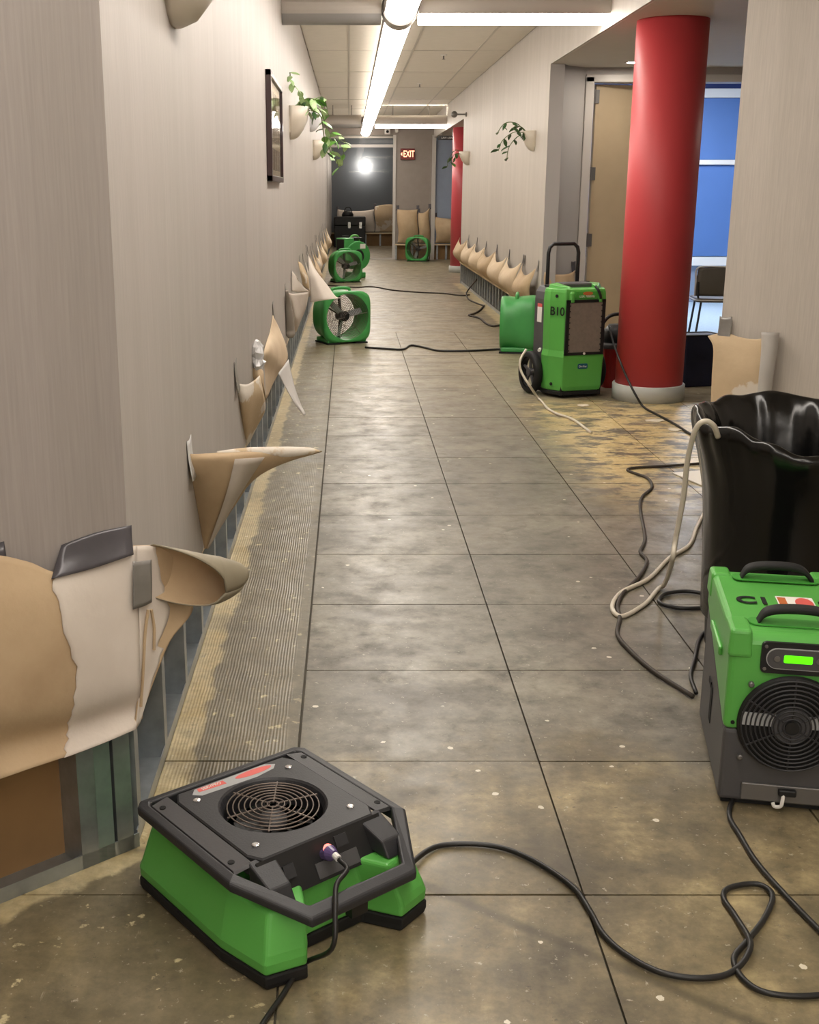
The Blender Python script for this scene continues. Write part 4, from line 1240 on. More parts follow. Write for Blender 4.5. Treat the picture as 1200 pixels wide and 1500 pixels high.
# ================================================================= axial fans
def axial_fan(label, loc, rz, tone='green_f'):
    t = thing('axial_fan', label, 'fan', loc, rz, 'green axial fans on the corridor floor')
    zc, N = .265, 64
    def sup(r, p, k):
        a = 2 * math.pi * (k + .5) / N
        c, s = math.cos(a), math.sin(a)
        d = (abs(c) ** p + abs(s) ** p) ** (-1 / p)
        return (r * d * c, r * d * s)
    rings = []
    for y, r, p in ((-.165, .226, 2), (-.168, .236, 3.2), (-.160, .247, 5), (-.12, .25, 5), (-.03, .242, 4), (.04, .236, 2.8), (.10, .243, 2.5), (.15, .245, 2.6), (.165, .236, 2.4), (.165, .218, 2), (.05, .212, 2), (-.05, .212, 2), (-.165, .226, 2)):
        rings.append([(x, y, zc + z) for x, z in (sup(r, p, k) for k in range(N))])
    h = MB().loft(rings, False).obj('housing', tone, t, smooth=True)
    for sx in (-1, 1):
        MB().box((sx * .15 - .06, -.15, .012), (sx * .15 + .06, .15, .055)).obj('foot', tone, t, bevel=.012)
        MB().box((sx * .15 - .065, -.165, 0), (sx * .15 + .065, .165, .014)).obj('skid', 'rubber', t)
    MB().tube(catmull([(-.10, .02, .49), (-.09, .02, .525), (0, .02, .535), (.09, .02, .525), (.10, .02, .49)], 4), .016, 8).obj('carry_handle', tone, t, smooth=True)
    for nm, y in (('front_guard', -.155), ('rear_guard', .155)):
        g = MB()
        for k in range(2, 14):
            r = .0165 * k
            g.tube([(r * math.cos(2 * math.pi * q / 32), y, zc + r * math.sin(2 * math.pi * q / 32)) for q in range(32)], .0018, 4, True)
        for a in (10, 70, 130, 190, 250, 310):
            g.tube([(.03 * math.cos(R(a)), y, zc + .03 * math.sin(R(a))), (.216 * math.cos(R(a)), y, zc + .216 * math.sin(R(a)))], .0022, 4)
        g.obj(nm, 'wire', t)
    MB().lathe([(.02, -.10), (.05, -.09), (.052, .04), (.03, .06)], 24, c=(0, 0, zc), axis='y').obj('motor', 'black2', t, smooth=False)
    for a in (95, 265, 150):
        MB().tube([(.04 * math.cos(R(a)), .02, zc + .04 * math.sin(R(a))), (.215 * math.cos(R(a)), .02, zc + .215 * math.sin(R(a)))], .016 if a != 150 else .007, 8).obj('strut', 'black2', t)
    for k in range(3):
        a = R(120 * k + 15)
        u = Vector((math.cos(a), 0, math.sin(a)))
        w = Vector((-math.sin(a), 0, math.cos(a)))
        yv = Vector((0, 1, 0))
        c = Vector((0, -.05, zc))
        q = []
        for s_, hw, tw in ((.05, .018, .02), (.13, .026, .02), (.20, .022, .012)):
            q.append((c + u * s_ - w * hw - yv * tw, c + u * s_ + w * hw + yv * tw))
        vv = []
        for a_, b_ in q:
            vv += [tuple(a_), tuple(b_), tuple(b_ + yv * .004), tuple(a_ + yv * .004)]
        MB().loft([vv[0:4], vv[4:8], vv[8:12]]).obj('blade', 'sticker', t)
    return t


axial_fan('green axial fan nearest on the left wall, partly behind a white peeled triangle', (-.075, 11.72, 0), R(24))
axial_fan('green axial fan further along the left wall, in front of the upright blower', (-.06, 19.75, 0), R(20))
axial_fan('smallest green axial fan at the far end by the taupe wall', (1.50, 25.75, 0), R(-16))
axial_fan('green axial fan seen side-on behind the wheeled dehumidifier', (1.60, 11.06, 0), R(80))

# upright blower behind the second fan
bw = thing('snail_blower', 'green snail-shaped blower behind the second fan on the left', 'blower', (.10, 20.75, 0), R(35))
sp = []
for k in range(40):
    a = R(9 * k)
    r = .20 + .10 * (k / 40)
    sp.append((r * math.cos(a + R(200)), .36 + r * math.sin(a + R(200))))
out_ = [(-.16, z) for z in ()]
panel_xz(sp, -.14, .14).obj('scroll_housing', 'green_f', bw, bevel=.02, seg=3)
MB().box((-.30, -.13, .46), (-.10, .13, .68)).obj('outlet', 'green_f', bw, bevel=.012)
MB().box((-.302, -.11, .48), (-.299, .11, .66)).obj('outlet_mouth', 'dark', bw)
MB().lathe([(.11, -.141), (.12, -.150), (.11, -.155), (.001, -.150)], 28, c=(-.02, 0, .37), axis='y').obj('inlet', 'black2', bw)
MB().box((-.15, -.14, 0), (.15, .14, .10)).obj('base', 'green_f', bw, bevel=.02)
MB().tube(catmull([(-.08, 0, .64), (-.06, 0, .71), (.06, 0, .71), (.10, 0, .62)], 4), .018, 8).obj('handle', 'green', bw, smooth=True)
MB().box((-.06, -.09, .655), (.10, .09, .69)).obj('top_recess', 'black2', bw, bevel=.01)
box('label', (.02, -.145, .50), (.13, -.141, .58), 'txt_white', bw)

# ================================================================= black case at the far end
bc = thing('storage_case', 'black storage case with silver latches against the slate wall', 'case', (.03, 32.45, 0))
box('body', (-.42, -.3, 0), (.42, .3, .56), 'black2', bc, bevel=.02)
box('lid', (-.425, -.305, .565), (.425, .305, .80), 'black2', bc, bevel=.025)
for x in (-.05, .25):
    box('latch', (x, -.33, .50), (x + .07, -.305, .66), 'chrome', bc)
MB().tube(catmull([(-.2, -.305, .3), (-.19, -.35, .3), (-.05, -.35, .3), (-.04, -.305, .3)], 4), .014, 8).obj('handle', 'hinge', bc)
tl = thing('cable_reel', 'small dark tool bag lying on top of the black case', 'tool bag', (-.03, 32.45, .80))
MB().loft([[(x * s, y * s, z) for x, y in ellipse(.16, .10, 20)] for z, s in ((0, .95), (.05, 1), (.11, .8), (.15, .35))]).obj('pouch', 'black2', tl, smooth=True)
MB().tube(catmull([(-.1, 0, .1), (-.05, 0, .22), (.06, 0, .23), (.12, 0, .1)], 4), .014, 6).obj('strap', 'rubber', tl)
tl.name = 'tool_bag'

# ================================================================= bag, red container, chair, card
nb = thing('navy_bag', 'navy fabric bag standing behind the red column', 'bag', (2.70, 9.08, 0), R(12))
g = []
for z, s in ((0, .96), (.04, 1.0), (.2, .97), (.33, .98), (.39, .94)):
    g.append([(x * s + .008 * math.sin(9 * z + 5 * x), y * (s - z * .35) + .006 * math.sin(7 * z + 11 * x), z) for x, y in rrect(.34, .26, .04, 4)])
MB().loft(g).obj('pouch', 'navy', nb, smooth=False, bevel=.008)
MB().tube([(x * .95, y * .82, .392) for x, y in rrect(.33, .25, .04, 4)], .007, 6, True).obj('top_seam', 'black2', nb)

rb = thing('red_container', 'dark red plastic container with black strap behind the red column', 'container', (2.08, 9.05, 0), R(10))
MB().loft([[(x * s, y * s, z) for x, y in rrect(.30, .30, .05, 4)] for z, s in ((0, .92), (.03, .96), (.26, 1.0), (.30, 1.0))]).obj('tub', 'red_bin', rb)
MB().prism(rrect(.33, .33, .06, 4), .30, .335).obj('lid', 'char', rb, bevel=.008)
MB().loft([[(x * s, y * s, z) for x, y in ellipse(.12, .11, 24)] for z, s in ((.335, 1), (.42, .95), (.47, .6))]).obj('motor_head', 'black2', rb, smooth=True)
MB().tube(catmull([(-.14, -.05, .34), (-.15, -.05, .47), (-.08, -.05, .545), (.04, -.05, .535), (.1, -.05, .40)], 5), .014, 8).obj('strap', 'black2', rb, smooth=True)

ch = thing('stacking_chair', 'dark grey chair with thin black legs inside the blue room', 'chair', (3.72, 11.93, .012), R(-6))
ch.scale = (1.0, 1.0, .88)
gs = [[(-.24, -.22, .82), (0, -.26, .83), (.24, -.22, .82)], [(-.255, -.20, .66), (0, -.245, .66), (.255, -.20, .66)], [(-.25, -.17, .50), (0, -.21, .50), (.25, -.17, .50)]]
b = sheet('backrest', smooth_grid(gs, 5), 'chair', 'chair', ch, (0, -1, 0), .012)
MB().tube(catmull([gs[2][0], gs[1][0], gs[0][0], gs[0][1], gs[0][2], gs[1][2], gs[2][2]], 6), .009, 6).obj('edge_trim', 'chair_edge', ch)
MB().loft([[(x, y, z) for x, y in rrect(.48, .46, .08, 5)] for z in (.43, .475)]).obj('seat', 'chair', ch, bevel=.012)
MB().tube([(x, y, .455) for x, y in rrect(.486, .466, .08, 5)], .007, 6, True).obj('seat_trim', 'chair_edge', ch)
for sx in (-1, 1):
    for y in (-.18, .19):
        MB().tube([(sx * .18, y * .9, .44), (sx * .22, y, 0)], .011, 8).obj('leg', 'black2', ch)
    MB().tube([(sx * .21, -.18, .45), (sx * .225, -.19, .52), (sx * .23, -.2, .66)], .010, 8).obj('back_post', 'black2', ch)

cd = MB().prism([(x, y) for x, y, z in D['card']], .002, .007).obj('card', 'card')
tag(cd, 'white card lying flat on the floor left of the bin', 'card')

# loose plaster flakes in front of the column
k = 0
for (x, y, a, lab) in ((2.02, 7.55, .06, 'pale plaster flake nearest the red column base'), (2.06, 7.25, .05, 'middle pale plaster flake on the yellow adhesive'),
                       (2.12, 6.95, .06, 'pale plaster flake closest to the bin'), (1.66, 8.12, .05, 'pale plaster flake under the wheeled dehumidifier front')):
    rg = random.Random(k + 5)
    o = [(math.cos(q) * a * rg.uniform(.6, 1.2), math.sin(q) * a * .9 * rg.uniform(.6, 1.2)) for q in [2 * math.pi * i / 9 for i in range(9)]]
    f_ = MB().prism(o, 0, .006).obj('plaster_flake', 'plaster', loc=(x, y, .0005))
    tag(f_, lab, 'debris', 'plaster flakes on the floor')
    k += 1

# ================================================================= cords and hoses
def cord(name, key, r, mat, label, cat='cord', per=6):
    pts = [(x, y, max(z, r * .98)) for x, y, z in catmull(D[key] if isinstance(key, str) else key, per)]
    o = MB().tube(pts, r, 8).obj(name, mat, smooth=True)
    return tag(o, label, cat)


am_m = Matrix.Translation(am.location) @ Matrix.Rotation(am.rotation_euler.z, 4, 'Z')
plug_end = [tuple(am_m @ Vector(q)) for q in (on_ctl(-.002, .59, .048), on_ctl(-.004, .85, .068), (.205, -.05, .178), (.246, -.085, .160), (.268, -.11, .10))]
cord('power_cord', plug_end + D['c1'][1:], .0052, 'cord', 'black cord hanging from the plug of the foreground air mover')
cord('power_cord', 'c2', .0062, 'cord', 'thick black cord curving and looping across the foreground floor')
cord('power_cord', 'c3', .0062, 'cord', 'black cord running from under the display dehumidifier to the right edge')
cord('power_cord', 'c4', .0075, 'cord_b', 'dusty dark cord zigzagging on the floor left of the bin')
cord('drain_hose', 'c5', .0085, 'hose', 'pale hose dropping from the bin rim and looping on the floor', 'hose')
cord('drain_hose', 'c6', .009, 'hose', 'pale hose trailing from the wheeled dehumidifier past its wheel', 'hose')
cord('power_cord', 'c7', .008, 'cord', 'black cord draped down the front of the red column')
cord('power_cord', 'c8', .010, 'cord', 'black cord crossing the corridor between the two nearer axial fans')
cord('power_cord', 'c9', .010, 'cord_b', 'dark cord crossing the corridor floor behind the nearest left fan')
cord('power_cord', 'c9b', .010, 'cord_b', 'dark cord bowing out from the right wall strip to the floor')
cord('power_cord', 'c9c', .012, 'cord_b', 'kinked dark cord lying along the base of the right wall')
cord('power_cord', 'c10', .0075, 'cord', 'black cord loop lying flat beside the display dehumidifier')
cord('power_cord', 'c11', .0075, 'cord', 'black cord arc on the floor at the left foot of the bin')
cord('power_cord', 'c12', .0065, 'cord', 'short black cord at the rear left corner of the display dehumidifier')

# ================================================================= peeled wallcovering
FLAPS = 'peeled wallcovering flaps'


def flap(label, front='paper_tan', back='vinyl', group=FLAPS):
    t = thing('peeled_wallcovering', label, 'wallcovering', (0, 0, 0), 0, group)
    return t, front, back


def tape_bit(parent, p, d, n, w=.05, h=.09, mat='tape', lean=.25):
    """a strip of tape stuck on the wall at p (world), d along the wall, n out of it, bending onto the flap below"""
    p, d, n = Vector(p), Vector(d).normalized(), Vector(n).normalized()
    up = Vector((0, 0, 1))
    rows = []
    for s, o in ((.5, .003), (.1, .005), (-.5, .008 + lean * .03)):
        rows.append([tuple(p + d * (w * (q - .5)) + up * (h * s + .006 * math.sin(9 * q)) + n * o) for q in (0, .5, 1)])
    return sheet('tape', smooth_grid(rows, 3), mat, mat, parent, tuple(n), .0012)


# --- big near flap on the angled wall
t, fr_, bk = flap('large near flap of brown and torn white paper taped up on the angled wall')
g0 = smooth_grid(D['near'], 6)
sheet('flap', g0, 'paper_tan', 'vinyl', t, tuple(NL), .004)
g1 = smooth_grid(D['near_ext'], 6)
sheet('flap_end', g1, 'paper_tan', 'vinyl', t, tuple(NL), .004)
# torn white paper layer lying on the flap, with a ragged left edge
A = np.array(g0)
nr_, nc_ = A.shape[:2]
edge = [.60, .55, .56, .585, .60, .62, .655, .665, .63, .62, .62, .61, .60, .60]
rg = random.Random(21)
rows = []
for r in range(nr_):
    v_ = r / (nr_ - 1)
    e_ = np.interp(v_, np.linspace(0, 1, len(edge)), edge) + rg.uniform(-.012, .012)
    row = []
    for q in np.linspace(e_, 1, 16):
        x = q * (nc_ - 1)
        i = min(int(x), nc_ - 2)
        p = A[r, i] * (1 - (x - i)) + A[r, i + 1] * (x - i)
        row.append(tuple(p + np.array(NL) * .0035))
    rows.append(row)
sheet('torn_paper', rows, 'paper_white', 'paper_white', t, tuple(NL), .002)
B = np.array(g1)
rows = []
for r in range(B.shape[0]):
    lim = .62 + rg.uniform(-.02, .02) if r < B.shape[0] * .6 else .85 + rg.uniform(-.03, .03)
    row = []
    for q in np.linspace(0, lim, 10):
        x = q * (B.shape[1] - 1)
        i = min(int(x), B.shape[1] - 2)
        row.append(tuple(B[r, i] * (1 - (x - i)) + B[r, i + 1] * (x - i) + np.array(NL) * .0035))
    rows.append(row)
sheet('torn_paper', rows, 'paper_white', 'paper_white', t, tuple(NL), .002)
# curled horn of paper at its end
ax = [Vector(p) for p in catmull(D['horn_axis'], 6)]
T = (ax[-1] - ax[0]).normalized()
Nh = NL - T * NL.dot(T)
Nh.normalize()
U = T.cross(Nh)
if U.z < 0:
    U = -U
m_ = len(ax)
vr = []
for i, p in enumerate(ax):
    s_ = i / (m_ - 1)
    rad = float(np.interp(s_, [0, .3, .58, .85, 1], [.066, .062, .055, .034, .016]))
    w_ = 112 * max(0, 1 - s_ / .58) ** .45
    a0, a1 = R(-20 + w_), R(340 - w_)
    row = []
    for k in range(25):
        a = a0 + (a1 - a0) * k / 24
        row.append(tuple(p + (Nh * math.cos(a) * .8 + U * math.sin(a)) * rad))
    vr.append(row)
sheet('curled_end', vr, 'vinyl_o', 'paper_tan', t, tuple(-NL), .003)
for key in ('slit1', 'slit2'):
    MB().tube(catmull(D[key], 5), .0035, 5).obj('tear_line', 'paper_tan', t)
tp = sheet('tape', smooth_grid(D['near_tape'], 5), 'tape', 'tape', t, tuple(NL), .0012)
sheet('tape', smooth_grid(D['near_tape2'], 5), 'tape_lt', 'tape', t, tuple(NL), .0012)
sheet('tape', smooth_grid(D['near_tape3'], 5), 'tape', 'tape', t, tuple(NL), .0012)

def wall_pt(y, z):
    return (XL, y, z)


EX, EY = (0, 1, 0), (1, 0, 0)
# --- individual flaps along the left wall
t, a_, b_ = flap('tan triangular flap with a long rolled point sticking out over the floor')
sheet('flap', smooth_grid(D['f1'], 6), 'paper_tan', 'vinyl', t)
MB().tube(catmull(D['f1_roll'], 6), list(np.interp(np.linspace(0, 1, 31), [0, .3, .6, .85, 1], [.004, .015, .017, .011, .002])), 12).obj('rolled_edge', 'paper_mix', t, smooth=True)
rows = [[tuple(Vector(D['f1'][r][c]) + Vector((.006, -.008, .001))) for c in (2, 3)] for r in range(1, 5)]
sheet('crease_strip', smooth_grid(rows, 5), 'paper_white', 'paper_white', t, thick=.001)
tape_bit(t, (XL, 3.36, .70), EX, EY, .09, .12, 'tape_w')
t, a_, b_ = flap('pale folded flap taped upright next beyond the rolled point')
sheet('flap', smooth_grid(D['f2'], 6), 'paper_mix', 'vinyl', t)
tape_bit(t, (XL, 4.82, .72), EX, EY, .10, .13, 'tape_lt')
t, a_, b_ = flap('small tan flap hung from a crumpled white tape')
sheet('flap', smooth_grid(D['f3'], 5), 'paper_tan', 'vinyl', t)
p = D['f3'][0][0]
rc = random.Random(5)
MB().loft([[(p[0] + .02 + x * s * rc.uniform(.6, 1.3), p[1] - .03 + y * s * rc.uniform(.6, 1.3), p[2] + z + rc.uniform(-.012, .012)) for x, y in ellipse(.035, .05, 11)] for z, s in ((-.03, .6), (-.005, 1.0), (.02, .85), (.045, 1.05), (.07, .8), (.095, .35))]).obj('tape', 'tape_w', t)
t, a_, b_ = flap('diamond-shaped peach flap standing out from the left wall')
sheet('flap', smooth_grid(D['f4'], 6), 'paper_peach', 'vinyl', t)
tape_bit(t, (XL, 7.3, .74), EX, EY, .07, .12, 'tape_lt')
t, a_, b_ = flap('grey pointed flap hanging down to the floor under the diamond-shaped one')
sheet('flap', smooth_grid(D['f4b'], 6), 'vinyl_lt', 'dark', t)
t, a_, b_ = flap('mottled flap with a dark rolled left edge before the nearest left fan')
sheet('flap', smooth_grid(D['f5'], 6), 'paper_white', 'vinyl', t)
MB().tube(catmull(D['f5_roll'], 5), list(np.interp(np.linspace(0, 1, 21), [0, .4, .9, 1], [.012, .03, .038, .02])), 12).obj('rolled_edge', 'vinyl', t, smooth=True)
tape_bit(t, (XL, 8.75, .75), EX, EY, .06, .10, 'tape_lt')
t, a_, b_ = flap('narrow folded flap just above the mottled one')
sheet('flap', smooth_grid(D['f6'], 5), 'paper_white', 'vinyl', t)
tape_bit(t, (XL, 9.75, .78), EX, EY, .06, .10, 'tape')
t, a_, b_ = flap('small upright flap between the folded flap and the white triangle')
sheet('flap', smooth_grid(D['f6b'], 5), 'paper_mix', 'vinyl', t)
t, a_, b_ = flap('smooth white triangular flap jutting over the nearest left fan')
sheet('flap', smooth_grid(D['f7'], 6), 'paper_white', 'vinyl', t)
tape_bit(t, (XL, 11.3, .80), EX, EY, .06, .14, 'tape')


def wall_flap(label, o, d, n, length, z0, z1, sag, bulge, mat, back='vinyl', tapes=((0, 'tape'), (1, 'tape')), seed=1, skew=0.):
    """a folded-up flap hinged at z0 and taped at its top corners: o = start on the wall, d along it, n out of it"""
    rg_ = random.Random(seed)
    o, d, n = Vector(o), Vector(d).normalized(), Vector(n).normalized()
    t, _, _ = flap(label)
    rows = []
    for v_ in (0, .12, .35, .6, .82, 1):
        row = []
        for k in range(7):
            s_ = k / 6
            top = z1 - sag * math.sin(math.pi * s_) ** .8 + skew * (s_ - .5)
            z = z0 + (top - z0) * v_
            e_ = .012 + bulge * (math.sin(math.pi * min(1, v_ * .86 + .06)) * (.45 + .55 * math.sin(math.pi * s_) ** .6)) + .025 * v_ * math.sin(math.pi * s_)
            e_ += rg_.uniform(-.006, .006)
            p = o + d * (length * s_ + .02 * math.sin(6 * v_)) + n * e_
            row.append((p.x, p.y, z))
        rows.append(row)
    sheet('flap', smooth_grid(rows, 3), mat, back, t, tuple(n), .0035)
    for s_, m in tapes:
        p = o + d * (length * s_)
        tape_bit(t, (p.x, p.y, z1 + skew * (s_ - .5) + .03), d, n, .06, .11, m)
    return t


LW = [(12.2, .9, .78, 'paper_white', 'left-wall flap directly behind the nearest left fan'), (13.6, 1.2, .74, 'paper_tan', 'second crumpled left-wall flap beyond the nearest left fan'),
      (15.3, 1.3, .76, 'paper_mix', 'third crumpled left-wall flap, below the second plant'), (17.2, 1.4, .74, 'paper_peach', 'fourth crumpled left-wall flap, just before the second left fan'),
      (19.2, 1.6, .76, 'paper_tan', 'left-wall flap beside the second left fan'), (21.6, 2.0, .78, 'paper_mix', 'farthest left-wall flap, beyond the snail blower')]
for i, (y, ln, zt, m, lab) in enumerate(LW):
    wall_flap(lab, (XL, y, 0), (0, 1, 0), (1, 0, 0), ln, .36, zt, .16, .10 + .03 * (i % 2), m, seed=i + 3, skew=.05 * (-1) ** i)

RW = [(11.45, .85, 'right-wall flap nearest the return, behind the wheeled dehumidifier'), (12.45, 1.0, 'second right-wall flap counted from the wheeled dehumidifier'),
      (13.55, 1.05, 'third right-wall flap counted from the wheeled dehumidifier'), (14.7, 1.05, 'middle right-wall flap, fourth from either end'), (15.85, 1.05, 'third right-wall flap counted from the far red column'),
      (17.0, 1.1, 'second right-wall flap counted from the far red column'), (18.2, 1.15, 'right-wall flap nearest the far red column')]
for i, (y, ln, lab) in enumerate(RW):
    wall_flap(lab, (XR, y, 0), (0, 1, 0), (-1, 0, 0), ln * 1.05, .365, .74, .09, .15, 'paper_peach' if i % 3 else 'paper_tan', seed=i + 20, tapes=((0, 'tape'),) if i else ((0, 'tape_lt'), (1, 'tape')))

rd = Vector((2.215 - XR, 11.56 - 11.25, 0)).normalized()
rn = Vector((rd.y, -rd.x, 0))
wall_flap('tan flap taped across the return wall beside the door frame', (XR + .02, 11.262, 0), rd, rn, .44, .31, .72, .03, .05, 'paper_tan', seed=41, tapes=((.1, 'tape'), (.95, 'tape')))

# near right angled wall
t, a_, b_ = flap('peach flap taped to the angled wall above the bin, with a grey rolled edge')
sheet('flap', smooth_grid(D['nr'], 6), 'paper_mix', 'vinyl', t, tuple(NR))
MB().tube(catmull(D['nr_roll'], 6), list(np.interp(np.linspace(0, 1, 19), [0, .3, 1], [.045, .04, .032])), 16).obj('rolled_edge', 'vinyl_lt', t, smooth=True)
p = Vector(D['nr'][0][1])
tape_bit(t, (p.x, p.y, p.z + .02), DR, NR, .07, .13, 'tape_lt')

# far end
FAR = [('broad pale flap on the slate wall above the black case', (-.3, 33.0, 0), 1.0, 'paper_white', .38, .98), ('peaked pale flap on the slate wall right of the black case', (.72, 33.0, 0), .75, 'paper_mix', .38, 1.05)]
for i, (lab, o, ln, m, z0, z1) in enumerate(FAR):
    wall_flap(lab, o, (1, 0, 0), (0, -1, 0), ln, z0, z1, .05 if i == 0 else -.06, .12, m, seed=60 + i)
wall_flap('tan flap with white edges on the taupe wall under the exit sign', (1.07, YF, 0), (1, 0, 0), (0, -1, 0), .44, .36, 1.08, .02, .14, 'paper_tan', seed=70)
wall_flap('narrow tan flap at the right end of the taupe wall', (1.53, YF, 0), (1, 0, 0), (0, -1, 0), .24, .36, 1.06, .05, .12, 'paper_tan', seed=71, skew=.1)
wall_flap('tan sloping flap on the blue wall left of the far red column', (1.9, YF - .0, 0), (1, 0, 0), (0, -1, 0), .75, .36, .92, .04, .22, 'paper_tan', seed=72)

# ================================================================= wall planters and plants
def bowl_mesh(a, b, h):
    m = MB()
    rings = []
    for z, s in ((0, .18), (.08 * h, .42), (.3 * h, .68), (.6 * h, .88), (1.0 * h, 1.0), (1.0 * h, .90), (.75 * h, .80)):
        rings.append([(0, -a * s, z)] + [(b * s * math.sin(math.pi * k / 16), -a * s * math.cos(math.pi * k / 16), z) for k in range(1, 16)] + [(0, a * s, z)])
    return m.loft(rings)


def planter(label, loc, side, a=.15, b=.15, h=.22, mat='pot'):
    t = thing('wall_planter', label, 'wall planter', loc, 0 if side > 0 else math.pi, 'half-round wall planters')
    bowl_mesh(a, b, h).obj('bowl', mat, t, smooth=True)
    MB().box((0, -a * .9, h * .2), (.006, a * .9, h)).obj('back_plate', mat, t)
    return t


def leaf_mesh(mat, w=.5):
    pts, f = [], []
    L = [(0, 0, 0), (.25, .8, .05), (.5, 1, .06), (.78, .6, .02), (1, 0, -.08)]
    for x, y, z in L:
        pts += [(x, -y * w * .5, z - .04 * y), (x, 0, z), (x, y * w * .5, z - .04 * y)]
    for i in range(4):
        f += [(3 * i, 3 * i + 1, 3 * i + 4, 3 * i + 3), (3 * i + 1, 3 * i + 2, 3 * i + 5, 3 * i + 4)]
    n = len(pts)
    pts2 = [(x, y, z - .03) for x, y, z in pts]
    f2 = [tuple(i + n for i in q[::-1]) for q in f]
    o = MB().add(pts + pts2, f + f2).obj('leaf', mat, None, smooth=True)
    me = o.data
    bpy.data.objects.remove(o)
    return me


LEAF = {k: leaf_mesh(k, .62 if k != 'leaf_d' else .40) for k in ('leaf', 'leaf_v', 'leaf_d')}


def plant(label, loc, side, vines, mats, size, seed, per=6, name='trailing_plant'):
    t = thing(name, label, 'plant', loc, 0 if side > 0 else math.pi, 'plants in the wall planters')
    rg_ = random.Random(seed)
    for v_ in vines:
        pts = catmull(v_, 6)
        MB().tube(pts, .004, 5).obj('vine', 'stem', t)
        for k in range(per):
            q = pts[min(len(pts) - 1, int((k + .6) / per * len(pts)))]
            o = bpy.data.objects.new('leaf', LEAF[rg_.choice(mats)])
            link(o, t)
            o.location = q
            s_ = size * rg_.uniform(.75, 1.2)
            o.scale = (s_, s_, s_)
            o.rotation_euler = (rg_.uniform(-.6, .6), rg_.uniform(.1, 1.1), rg_.uniform(-2.6, 2.6))
    return t


planter('cream wall planter cropped at the top edge on the near left wall', (XL, 3.36, 1.885), 1, .24, .16, .24)
planter('cream wall planter on the left wall just past the framed picture', (XL, 9.85, 1.86), 1, .17, .16, .25)
planter('cream wall planter farther along the left wall under the white one', (XL, 16.2, 1.86), 1, .17, .17, .25)
planter('white wall bowl between the two plants on the left wall', (XL, 15.0, 2.16), 1, .14, .16, .22, 'pot_w')
planter('cream wall planter on the right wall nearer the door recess', (XR, 12.05, 1.84), -1, .10, .13, .19)
planter('cream wall planter on the right wall near the far red column', (XR, 18.5, 1.84), -1, .12, .16, .20)
plant('long trailing pothos in the left planter past the picture', (XL, 9.85, 2.09), 1,
      [[(.06, -.05, 0), (.10, -.14, .10), (.03, -.28, .18), (.02, -.32, .25)], [(.1, .05, 0), (.22, .15, .02), (.28, .3, -.10), (.30, .45, -.25), (.34, .5, -.36)],
       [(.1, 0, 0), (.20, .05, .08), (.27, .2, .10), (.30, .4, -.02)], [(.12, .02, 0), (.24, .0, -.04), (.27, .1, -.2), (.29, .2, -.32)], [(.08, -.1, .02), (.14, -.05, .08), (.22, .0, .07)]],
      ['leaf', 'leaf_v', 'leaf_v', 'leaf_d'], .095, 4, 10, 'pothos_plant')
plant('bright green pothos in the farther left planter', (XL, 16.2, 2.09), 1,
      [[(.1, 0, 0), (.25, .05, .12), (.38, .1, .08), (.45, .15, -.06)], [(.1, .05, 0), (.3, .1, .02), (.4, .2, -.12), (.36, .2, -.3)], [(.1, -.05, 0), (.22, -.05, -.05), (.3, .0, -.2), (.34, .05, -.35)], [(.1, .1, 0), (.28, .2, .05), (.42, .3, .0)]],
      ['leaf', 'leaf', 'leaf_v'], .14, 9, 5, 'pothos_plant')
plant('dark leafed plant in the right planter nearer the door recess', (XR, 12.05, 2.0), -1,
      [[(.07, 0, 0), (.18, .0, .10), (.30, .03, .10), (.38, .05, .0)], [(.07, .04, 0), (.2, .05, .02), (.32, .06, -.06), (.36, .06, -.16)], [(.07, -.04, 0), (.16, -.05, -.02), (.24, -.05, -.12), (.26, -.05, -.24)], [(.06, 0, 0), (.14, .02, .07), (.22, .03, .06)]],
      ['leaf_d'], .10, 14, 6, 'leafy_plant')
plant('drooping plant in the right planter near the far red column', (XR, 18.5, 2.0), -1,
      [[(.08, 0, 0), (.2, .0, .06), (.3, .03, -.05), (.34, .05, -.2)], [(.08, .04, 0), (.22, .05, 0), (.3, .06, -.14)], [(.08, -.04, 0), (.18, -.05, .0), (.26, -.05, -.15)]],
      ['leaf_d', 'leaf_d', 'leaf'], .12, 15, 4, 'leafy_plant')

# ================================================================= framed picture
pc = thing('framed_picture', 'glazed picture in a dark mahogany frame on the left wall', 'picture', (XL, 7.6, 1.82))
ym, zm = .60, .305
fm = MB()
fm.box((0, -ym, -zm), (.032, -ym + .035, zm)).box((0, ym - .035, -zm), (.032, ym, zm)).box((0, -ym, -zm), (.032, ym, -zm + .035)).box((0, -ym, zm - .035), (.032, ym, zm))
fm.obj('frame', 'mahog', pc, bevel=.004)
box('mount', (.002, -ym + .03, -zm + .03), (.012, ym - .03, zm - .03), 'plaque', pc)
for i in range(5):
    for j in range(3):
        y = -ym + .09 + i * .215
        z = -zm + .07 + j * .165
        box('photo', (.012, y, z), (.014, y + .16, z + .125), 'plaque_d', pc)
box('glazing', (.020, -ym + .034, -zm + .034), (.023, ym - .034, zm - .034), 'glass_p', pc)

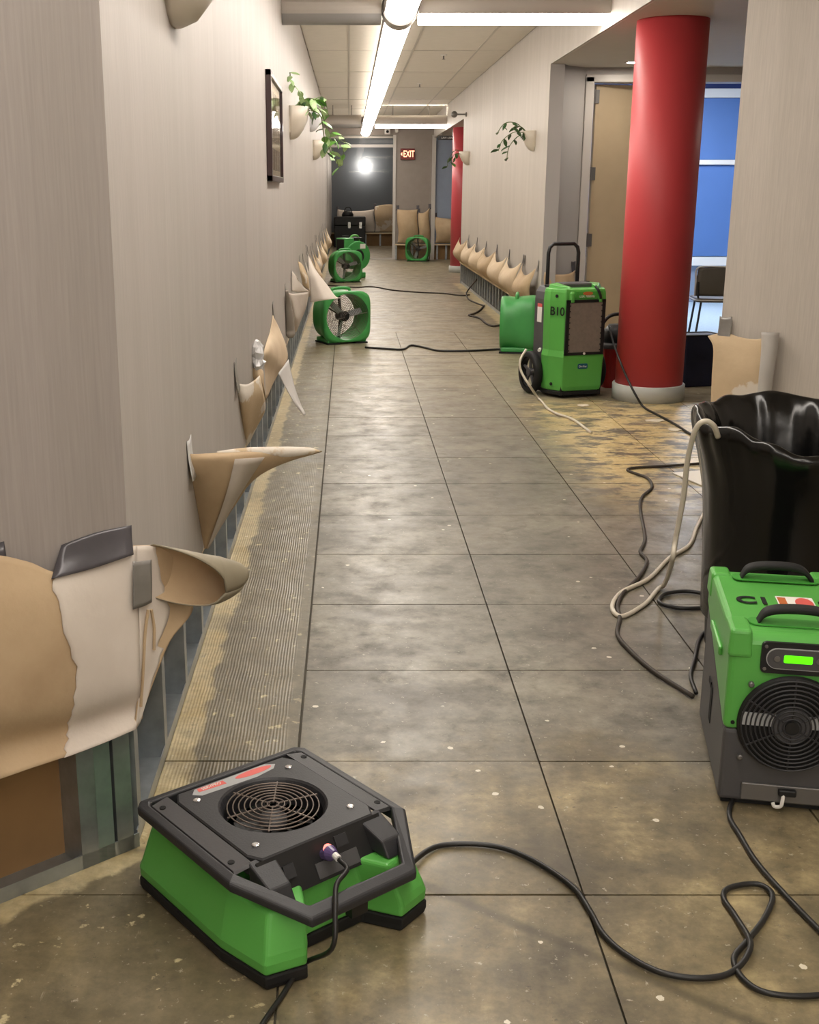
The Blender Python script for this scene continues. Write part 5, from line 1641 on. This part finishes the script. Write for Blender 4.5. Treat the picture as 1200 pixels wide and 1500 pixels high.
# ================================================================= signs, camera, small fittings
ex = thing('exit_sign', 'red lit EXIT sign with left arrow on the taupe wall', 'sign', (1.27, YF, 2.23))
box('body', (-.155, -.05, -.115), (.155, -.001, .115), 'exit_red', ex, bevel=.006)
text_mesh('letters', 'EXIT', .19, 'exit_txt', ex, (.025, -.0515, -.003), (R(90), 0, 0), sx=.62, bold=.002)
panel_xz([(-.148, 0), (-.118, .04), (-.118, -.04)], -.0525, -.05).obj('arrow', 'exit_txt', ex)
sg = thing('hanging_sign', 'long black sign with small white lettering hanging above the blue wall', 'sign', (1.985, 24.2, 2.475))
box('board', (-.22, -.015, -.04), (.22, .015, .04), 'sign_blk', sg)
text_mesh('letters', 'LAW LIBRARY', .05, 'txt_white', sg, (.0, -.0165, 0), (R(90), 0, 0))
for x in (-.14, .10):
    MB().tube([(x, 0, .04), (x, 0, .096)], .005, 6).obj('hanger', 'hinge', sg)
sc = thing('security_camera', 'small white security camera on the far bulkhead', 'camera', (.83, YF, 2.69))
box('housing', (-.06, -.07, -.055), (.06, -.001, .055), 'white', sc, bevel=.008)
MB().lathe([(.03, -.07), (.03, -.085), (.001, -.086)], 18, axis='y').obj('lens', 'dark', sc)
sn = thing('motion_sensor', 'small white sensor beside the security camera', 'sensor', (1.03, YF, 2.74))
MB().loft([[(x, -.001 - d, z) for x, z in rrect(.07, .14, .02, 3)] for d in (0, .03)] + [[(x * .7, -.045, z * .7) for x, z in rrect(.07, .14, .02, 3)]]).obj('housing', 'white', sn)
br = thing('wall_bracket', 'small metal ball bracket high on the end of the right wall', 'bracket', (XR, 19.1, 2.61))
MB().lathe([(.001, 0), (.035, 0), (.035, -.012), (.012, -.02), (.012, -.16), (.001, -.16)], 18, axis='x').obj('arm', 'hinge', br, smooth=False)
MB().lathe([(.001, -.05)] + [(.05 * math.sin(R(a)), -.05 * math.cos(R(a))) for a in range(20, 180, 20)] + [(.001, .05)], 18, c=(-.19, 0, 0)).obj('ball', 'hinge', br, smooth=True)
for i, (x, y, lab) in enumerate(((1.05, 18.3, 'ceiling sprinkler head farther from the camera'), (1.11, 14.55, 'ceiling sprinkler head nearer the camera'))):
    s = thing('sprinkler_head', lab, 'sprinkler', (x, y, ZC - .003), 0, 'ceiling sprinklers')
    MB().lathe([(.04, 0), (.04, -.005), (.015, -.012)], 18).obj('escutcheon', 'white', s)
    MB().tube([(0, 0, -.01), (0, 0, -.05)], .008, 8).obj('stem', 'hinge', s)
    MB().lathe([(.02, -.05), (.02, -.053), (.001, -.053)], 14).obj('deflector', 'hinge', s)
